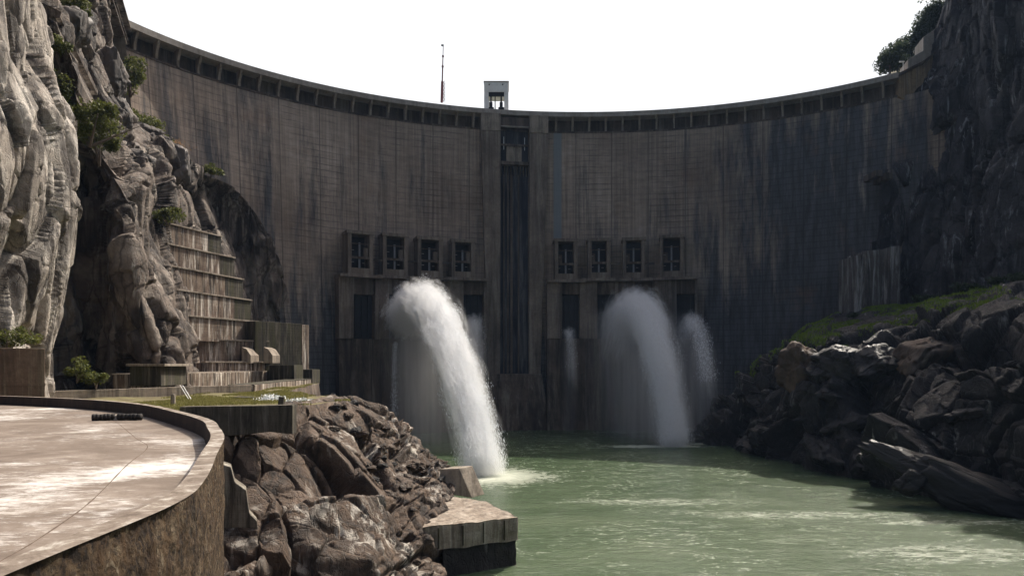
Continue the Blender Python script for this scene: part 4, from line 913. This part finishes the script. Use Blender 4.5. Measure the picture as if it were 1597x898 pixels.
# right skyline slope and trees
hs = [[(1372,140,300),(1400,118,290),(1430,96,285),(1470,58,278),(1520,-20,270),(1600,-120,262)],[(1372,128,345),(1400,100,340),(1430,78,335),(1470,30,330),(1520,-60,320),(1600,-160,312)]]
relief('hillside', hs, 60, 20, EARTH, lambda G: 1.5*fbm(G/8, 4), back=(0,20,-40))
def tree(px, py, Y, h, r, n, label, lean=0.0, sparse=False):
    base = U(px, py, Y); e = empty('tree', base); tag(e, label, 'tree', None); rng = rg
    mb = MB(); top = base+np.array((lean*h, 0, h*0.55)); mb.tube(base-np.array((0,0,1.5)), tuple(base+np.array((lean*h*0.4,0,h*0.35))), 0.035*h, 0.026*h, 7); mb.tube(tuple(base+np.array((lean*h*0.4,0,h*0.35))), tuple(top), 0.026*h, 0.012*h, 7)
    for i in range(7 if not sparse else 14):
        a = rng.normal(size=3); a[2] = abs(a[2])*0.8; a /= np.linalg.norm(a); s_ = base+np.array((lean*h*0.5,0,h*rng.uniform(0.3,0.6)))
        mb.tube(tuple(s_), tuple(s_+a*np.array((r,r,h*0.42))*rng.uniform(0.7,1.0)), 0.012*h, 0.004*h, 5)
    mb.build('trunk', BARK, e)
    V, q = cards(crown_pts(top-np.array((0,0,h*0.16)), (r*1.5,r*1.5,h*0.62), int(n*2.2), rng, 14), 1.0, rng); mesh_obj('crown', V, q, LEAFD, e)
for a in [(1388,117,286,11,5.2,1500,'leftmost round leafy tree on the skyline beside the right dam end'),(1400,110,288,13,5,1400,'second skyline tree from the dam, slightly taller and open crowned'),
 (1422,98,292,14,6,1800,'dense grey green tree behind the stepped pale wall'),(1436,84,292,15,6,1700,'tall tree right behind the upper corner of the pale wall'),
 (1450,60,290,14,5.5,1500,'tree higher on the skyline slope left of the cliff brow'),(1462,38,286,12,5,900,'tree beside the cliff brow on the right skyline'),(1412,110,280,7,3.6,700,'small tree behind the lamp post')]: tree(*a)
tree(1466,16,284,13,5.5,90,'nearly bare thin branched tree at the very top of the right skyline', 0.0, True)
for (x,y,Y,rx,rz,n,lab) in [(1386,104,289,5,4,1500,'leafy undergrowth beneath the leftmost skyline tree'),(1412,96,293,6,4.5,1800,'undergrowth between the skyline trees behind the lamp post'),(1440,66,294,6,5,1800,'undergrowth above the stepped pale wall on the skyline'),(1458,34,290,6,6,1600,'highest undergrowth below the bare tree on the right skyline')]:
    bush(U(x,y,Y), (rx,rx,rz), n, 1.0, LEAFD, lab, None, rg)
# grass
def grass_on(name, pts, size, mat, label):
    V, q = cards(pts, size, rg, 4.5, 0.75); o = mesh_obj(name, V, q, mat); return tag(o, label, 'grass', kind='stuff')
P = []
while len(P) < 26000:
    y = 85*(240/85)**rg.random(); x = bench_edge(y)+0.4-rg.random()*(0.28*y-2)
    if vnoise(np.array([x/3.0, y/7.0, 5.0])) > -0.25 and x > -60+0.06*(y-100): P.append((x, y, bench_h(x, y)+0.12))
P = np.array(P); grass_on('grass', P, 0.42*np.sqrt(P[:,1]/120), GRASS, 'short yellow green grass on the level ground behind the rock bank')
G, N = PATCH['river_bank_rock']; nv, nu = G.shape[:2]; P = []; r_ = random.Random(3)
while len(P) < 26000:
    u = r_.uniform(0.13, 0.8); v = r_.uniform(0.0, 0.27); p = G[int(v*(nv-1)), int(u*(nu-1))]
    dn = vnoise(np.array([p[0]/9, p[1]/9, 3.0]))
    if v < (0.25 if u < 0.45 else 0.15) and dn > -0.2: P.append(p+np.array((r_.uniform(-.5,.5), r_.uniform(-.5,.5), 0.2)))
grass_on('grass', np.array(P), 1.0, GRASSL, 'bright green grass on the ledge above the right river bank')  # leaf colour brightened to stand in for sunlight on this ledge
for (x,y,Y,rx,rz,n,lab) in [(1440,470,222,6,2.5,1200,'dark shrub at the foot of the right cliff'),(1515,452,205,8,3,1600,'dark shrub further right under the right cliff'),(1575,438,192,7,3,1400,'dark shrub at the right edge above the bank'),(1340,492,236,4,1.6,700,'low shrub beside the lit grass of the right bank')]:
    bush(U(x,y,Y), (rx,rx*0.7,rz), n, 0.9, LEAFD, lab, None, rg)
bush(U(568,522,281), (4.5,1.5,1.6), 500, 0.8, LEAF, 'dark green plants growing in the leftmost outlet opening', None, rg)

# ------------------------------------------------------------------ small things on the level ground
b1 = GP(270, 630, gz+0.1); mb = MB(); mb.tube(b1, b1+np.array((0,0,1.3)), 0.32, 0.30, 16); mb.tube(b1+np.array((0,0,1.3)), b1+np.array((0,0,1.42)), 0.2, 0.16, 16); tag(mb.build('bollard', OLDCON), 'short round concrete bollard standing in the grass', 'bollard')
b2 = GP(437, 634, -5.2); mb = MB(); mb.hexa([b2+np.array(o_) for o_ in ((-.35,0,-.3),(.3,0,-.3),(.3,.5,-.3),(-.35,.5,-.3),(-.2,0,1.25),(.42,0,1.2),(.42,.5,1.2),(-.2,.5,1.25))]); tag(mb.build('marker_post', MOSSY, bevel=0.04), 'dark leaning post beside the white outflow', 'post')
hr = empty('handrail', GP(288, 618, gz)); tag(hr, 'thin pale metal handrail leaning on the low wall', 'handrail')
for dx in (0, 0.8):
    mb = MB(); a = U(281+dx*5, 601, 108); b_ = U(294+dx*5, 622, 106); mb.tube(a, b_, 0.06, n=6); mb.build('rail', GREY, hr)
cv = MB(); cv.prism([U(363,630,109),U(363,619,109),U(413,620,109),U(413,630,109)], (0,3,0)); tag(cv.build('culvert', MOSSY, bevel=0.05), 'low dark concrete culvert where white water pours out onto the grass', 'culvert')
FOAM = simple('white_foam', (0.8,0.82,0.82), 0.7, 0.08, 3); 
V, q = cards(U(423,625,104)+rg.normal(size=(1500,3))*np.array((0.8,0.8,0.38)), 0.35, rg, 1.5); tag(mesh_obj('outflow', V, q, FOAM), 'foaming white outflow beside the culvert', 'water', kind='stuff')
sp = [(452,634,101),(480,630,103),(508,640,107),(522,652,109),(532,662,110),(540,672,111)]; P = []
for i in range(len(sp)-1):
    a, b_ = U(*sp[i]), U(*sp[i+1]); k = 260 if i < 2 else 700
    P.append(a+(b_-a)*rg.random((k,1))+rg.normal(size=(k,3))*np.array((0.35,0.4,0.22))+np.array((0,-1.2,0.7)))
V, q = cards(np.concatenate(P), 0.38, rg, 2.5); tag(mesh_obj('stream', V, q, FOAM), 'thin white stream running down the dark rubble slope', 'water', kind='stuff')

# ------------------------------------------------------------------ the jets
def spray_mat():
    m = bpy.data.materials.new('white_spray'); m.use_nodes = True; t = m.node_tree; t.nodes.clear()
    d = N_(t, 'ShaderNodeBsdfDiffuse'); d.inputs[0].default_value = (0.9,0.92,0.95,1); tr = N_(t, 'ShaderNodeBsdfTranslucent'); tr.inputs[0].default_value = (0.92,0.94,0.96,1)
    mx = N_(t, 'ShaderNodeMixShader'); mx.inputs[0].default_value = 0.5; o = N_(t, 'ShaderNodeOutputMaterial')
    t.links.new(d.outputs[0], mx.inputs[1]); t.links.new(tr.outputs[0], mx.inputs[2]); t.links.new(mx.outputs[0], o.inputs[0]); return m
SPRAY = spray_mat()
def jet(name, p0, dirn, T, kq, dmax, n, r_a, r_b, fall, fall_r, size, label, rng, core=0.35):
    """droplet streaks thrown along a ballistic path, with spray raining from it"""
    dirn = np.array(dirn, float); dirn /= np.linalg.norm(dirn); sd = np.array((-dirn[1], dirn[0]))
    def pos(d): return np.stack([p0[0]+dirn[0]*d, p0[1]+dirn[1]*d, p0[2]+T*d-kq*d*d], -1)
    def vel(d): v = np.stack([dirn[0]+0*d, dirn[1]+0*d, T-2*kq*d], -1); return v/np.linalg.norm(v, axis=1, keepdims=True)
    n1 = int(n*(1-fall)); d = dmax*rng.random(n1)**0.85
    c = pos(d); v = vel(d); side = np.array((sd[0], sd[1], 0.0))[None]; nn = np.cross(v, side)
    rr = r_a+(r_b-r_a)*(d/dmax)**0.8
    an_ = rng.random(n1)*6.283; ra_ = rng.random(n1)**0.62; a = np.cos(an_)*ra_; b = np.sin(an_)*ra_
    lump = fbm(np.stack([d/7, a*4, b*4], -1), 5, 5, 0.7)
    rr = rr*(0.95+1.3*lump)
    c = c+side*(a*rr)[:,None]+nn*(b*rr)[:,None]
    P = [c]; VV = [v]
    if fall > 0:
        n2 = n-n1; d = dmax*0.92*rng.random(n2)**1.1; c = pos(d); a = rng.normal(size=n2)*0.5*fall_r
        fz = rng.random(n2)**1.3
        st = fbm(np.stack([(d)/2.5, a/2.0, d*0], -1), 3, 8); keep = rng.random(n2) < 0.55+1.1*st
        c[:,2] = c[:,2]*(1-fz)+(WZ+0.5)*fz; c = c+side*a[:,None]*(0.7+0.5*fz)[:,None]
        P.append(c[keep]); VV.append(np.repeat(np.array([[0.05,-0.15,-1.0]]), keep.sum(), 0))
    P = np.concatenate(P); VV = np.concatenate(VV); ok = P[:,2] > WZ; P = P[ok]; VV = VV[ok]; m = len(P)
    VV = VV+rng.normal(size=(m,3))*0.16; VV /= np.linalg.norm(VV, axis=1, keepdims=True)
    e = np.cross(VV, rng.normal(size=(m,3))); e /= np.linalg.norm(e, axis=1, keepdims=True); s = size*rng.uniform(0.5,1.5,m)[:,None]
    A = VV*s; B = e*s*0.055
    V = np.stack([P-A*0.5, P+B, P+A*0.5, P-B], 1).reshape(-1,3)
    o = mesh_obj(name, V, np.arange(4*m).reshape(m,4), SPRAY, loc=tuple(p0)); return tag(o, label, 'water jet', kind='stuff')
def vol_mat(name, dens, col=(0.95,0.97,1.0), an=0.0):
    m = bpy.data.materials.new(name); m.use_nodes = True; t = m.node_tree; t.nodes.clear()
    v = N_(t, 'ShaderNodeVolumePrincipled'); v.inputs['Density'].default_value = dens; v.inputs['Color'].default_value = col+(1,); v.inputs['Anisotropy'].default_value = an
    o = N_(t, 'ShaderNodeOutputMaterial'); t.links.new(v.outputs[0], o.inputs['Volume']); return m
def veil(parent, p0, dirn, T, kq, dmax, ra, rb, dens, fr_, dfall, d0, d1):
    """soft spray round a jet: density follows the ballistic path and the water raining from it"""
    m = vol_mat('spray_mist', 0.0, (1,1,1)); t = m.node_tree; vn = [n for n in t.nodes if n.type == 'PRINCIPLED_VOLUME'][0]
    c = t.nodes.new('ShaderNodeTexCoord'); sp_ = t.nodes.new('ShaderNodeSeparateXYZ'); t.links.new(c.outputs['Object'], sp_.inputs[0]); x, y, z = sp_.outputs
    zp = mth(t, 'SUBTRACT', mth(t, 'MULTIPLY', x, T), mth(t, 'MULTIPLY', mth(t, 'MULTIPLY', x, x), kq))
    dz = mth(t, 'SUBTRACT', z, zp)
    sl = mth(t, 'SUBTRACT', T, mth(t, 'MULTIPLY', x, 2*kq)); dn = mth(t, 'DIVIDE', dz, mth(t, 'SQRT', mth(t, 'ADD', 1.0, mth(t, 'MULTIPLY', sl, sl))))
    def nz(sc, s_, det=4, loc=(0,0,0)):
        k = t.nodes.new('ShaderNodeMapping'); k.inputs['Scale'].default_value = sc; k.inputs['Location'].default_value = loc; t.links.new(c.outputs['Object'], k.inputs[0]); return noise(t, k.outputs[0], s_, det, 0.65)
    cb_ = t.nodes.new('ShaderNodeCombineXYZ'); t.links.new(mth(t, 'MULTIPLY', mth(t, 'ADD', x, mth(t, 'MULTIPLY', dn, 0.5)), 0.16), cb_.inputs[0]); t.links.new(y, cb_.inputs[1]); t.links.new(dn, cb_.inputs[2])
    n1 = noise(t, cb_.outputs[0], 0.42, 7, 0.72, 0.2); n5 = noise(t, cb_.outputs[0], 1.1, 6, 0.7)
    r = mth(t, 'MULTIPLY', mth(t, 'ADD', ra, mth(t, 'MULTIPLY', x, (rb-ra)/dmax)), mth(t, 'ADD', -0.15, mth(t, 'MULTIPLY', n1, 2.3)))
    q = mth(t, 'DIVIDE', mth(t, 'SQRT', mth(t, 'ADD', mth(t, 'MULTIPLY', y, y), mth(t, 'MULTIPLY', dn, dn))), r)
    core = mth(t, 'MULTIPLY', mth(t, 'POWER', mth(t, 'MAXIMUM', mth(t, 'SUBTRACT', 1.0, q), 0.0), 1.3), dens)
    core = mth(t, 'MULTIPLY', core, ramp(t, n5, [(0.36, 0.1), (0.64, 1.9)]))
    yw = mth(t, 'DIVIDE', y, fr_); g = mth(t, 'POWER', 2.718, mth(t, 'MULTIPLY', mth(t, 'MULTIPLY', yw, yw), -1.6))
    st = ramp(t, nz((1,1,0.05), 0.55, 5, (9,2,7)), [(0.38, 0.06), (0.62, 1.0)])
    below = ramp(t, mth(t, 'DIVIDE', dz, -6.0), [(0.0, 0.0), (0.5, 1.0)])
    xin = ramp(t, mth(t, 'DIVIDE', mth(t, 'SUBTRACT', x, d0), d1-d0), [(0.0, 0.0), (0.15, 1.0), (0.8, 0.8), (1.0, 0.0)])
    dep = ramp(t, mth(t, 'DIVIDE', dz, -60.0), [(0.0, 1.0), (1.0, 0.35)])
    fall = mth(t, 'MULTIPLY', mth(t, 'MULTIPLY', mth(t, 'MULTIPLY', g, st), mth(t, 'MULTIPLY', below, mth(t, 'MULTIPLY', xin, dep))), dfall)
    t.links.new(mth(t, 'ADD', core, fall), vn.inputs['Density']); m.cycles.volume_step_rate = 0.5
    W = max(fr_*1.5, rb*1.25); zw = WZ-p0[2]+0.3; mg = max(ra, rb)*1.25; n = 14; xs_ = np.linspace(-ra*0.8, dmax+rb*0.6, n)
    top = np.maximum(T*xs_-kq*xs_**2+mg*np.sqrt(1+(T-2*kq*xs_)**2)*0.8, zw+0.5)
    if dfall > 0: bot = np.full(n, zw)
    else: bot = np.maximum(T*xs_-kq*xs_**2-mg*np.sqrt(1+(T-2*kq*xs_)**2)*0.8, zw)
    ang = math.atan2(dirn[1], dirn[0]); ca, sa = math.cos(ang), math.sin(ang); V = []
    for s_ in (-W, W):
        for arr in (bot, top):
            for a, b in zip(xs_, arr): V.append((a, s_, b))
    Fq = []
    for i in range(n-1):
        Fq += [[i, i+1, n+i+1, n+i], [2*n+i, 3*n+i, 3*n+i+1, 2*n+i+1], [n+i, n+i+1, 3*n+i+1, 3*n+i], [i, 2*n+i, 2*n+i+1, i+1]]
    Fq += [[0, n, 3*n, 2*n], [n-1, 3*n-1, 4*n-1, 2*n-1]]
    me = bpy.data.meshes.new('spray_veil'); me.from_pydata(V, [], Fq); me.materials.append(m)
    o = bpy.data.objects.new('spray_veil', me); COL.objects.link(o); o.parent = parent; o.location = Vector(p0)-parent.location; o.rotation_euler = (0,0,ang)
    o['kind'] = 'stuff'
def full_jet(p0, dirn, T, kq, dmax, n, ra, rb, fall, fall_r, size, label, dens, dfall, d0, d1):
    o = jet('water_jet', p0, dirn, T, kq, dmax, n, ra, rb, fall, fall_r, size, label, rj)
    veil(o, p0, dirn, T, kq, dmax, ra*1.25, rb*1.25, dens, fall_r, dfall, d0, d1)
rj = np.random.default_rng(3)
full_jet(U(626,504,284), (0.33,-0.94), 0.40, 0.0066, 117, 220000, 7.2, 5.2, 0.0, 9, 0.8, 'largest bright white jet of water arching out of the left outlets', 0.6, 0.035, 0, 80)
full_jet(U(975,503,289), (0.14,-1), 0.75, 0.0275, 56, 130000, 8.0, 5.5, 0.0, 15, 0.6, 'broad fan of white spray falling in the middle of the right outlets', 0.38, 0.06, 0, 56)
full_jet(U(1068,520,280), (-0.05,-1), 0.75, 0.030, 40, 6000, 3.2, 3.6, 0.0, 7, 0.7, 'faint narrow plume of spray beside the right river bank', 0.09, 0.03, 0, 42)
full_jet(U(738,520,287), (0.1,-1), 0.9, 0.045, 30, 900, 3.0, 4, 0.0, 4, 0.6, 'small faint plume of spray just right of the largest jet', 0.12, 0.03, 0, 28)
full_jet(U(886,522,290), (0.0,-1), 0.5, 0.06, 20, 500, 2.0, 2.5, 0.0, 3, 0.6, 'tiny puff of spray in the first of the right outlets', 0.12, 0.02, 0, 18)
jet('water_jet', U(617,535,280), (0.1,-1), 0.2, 0.25, 12, 5000, 0.8, 1.2, 0.5, 1.6, 0.7, 'thin trickle of water left of the largest jet', rj)
def puff(name, c, rad, dens, label, rot=(0,0,0)):
    import bmesh
    bm = bmesh.new(); bmesh.ops.create_icosphere(bm, subdivisions=4, radius=1)
    me = bpy.data.meshes.new(name); bm.to_mesh(me); bm.free(); me.materials.append(vol_mat(name, dens))
    o = bpy.data.objects.new(name, me); COL.objects.link(o); o.location = c; o.scale = rad; o.rotation_euler = rot; return tag(o, label, 'mist', kind='stuff')
0 and puff('mist', U(745,735,172)+np.array((0,0,2.5)), (17,12,9), 0.006, 'soft mist where the largest jet strikes the river')

# ------------------------------------------------------------------ air
mb = MB(); mb.box(-420, 420, -30, 420, -36, 152)
HAZE = vol_mat('thin_haze', 0.00004, (0.42,0.62,1.0), 0.2)
hz = mb.build('haze', HAZE); tag(hz, kind='stuff', label='thin pale haze filling the gorge', cat='haze')
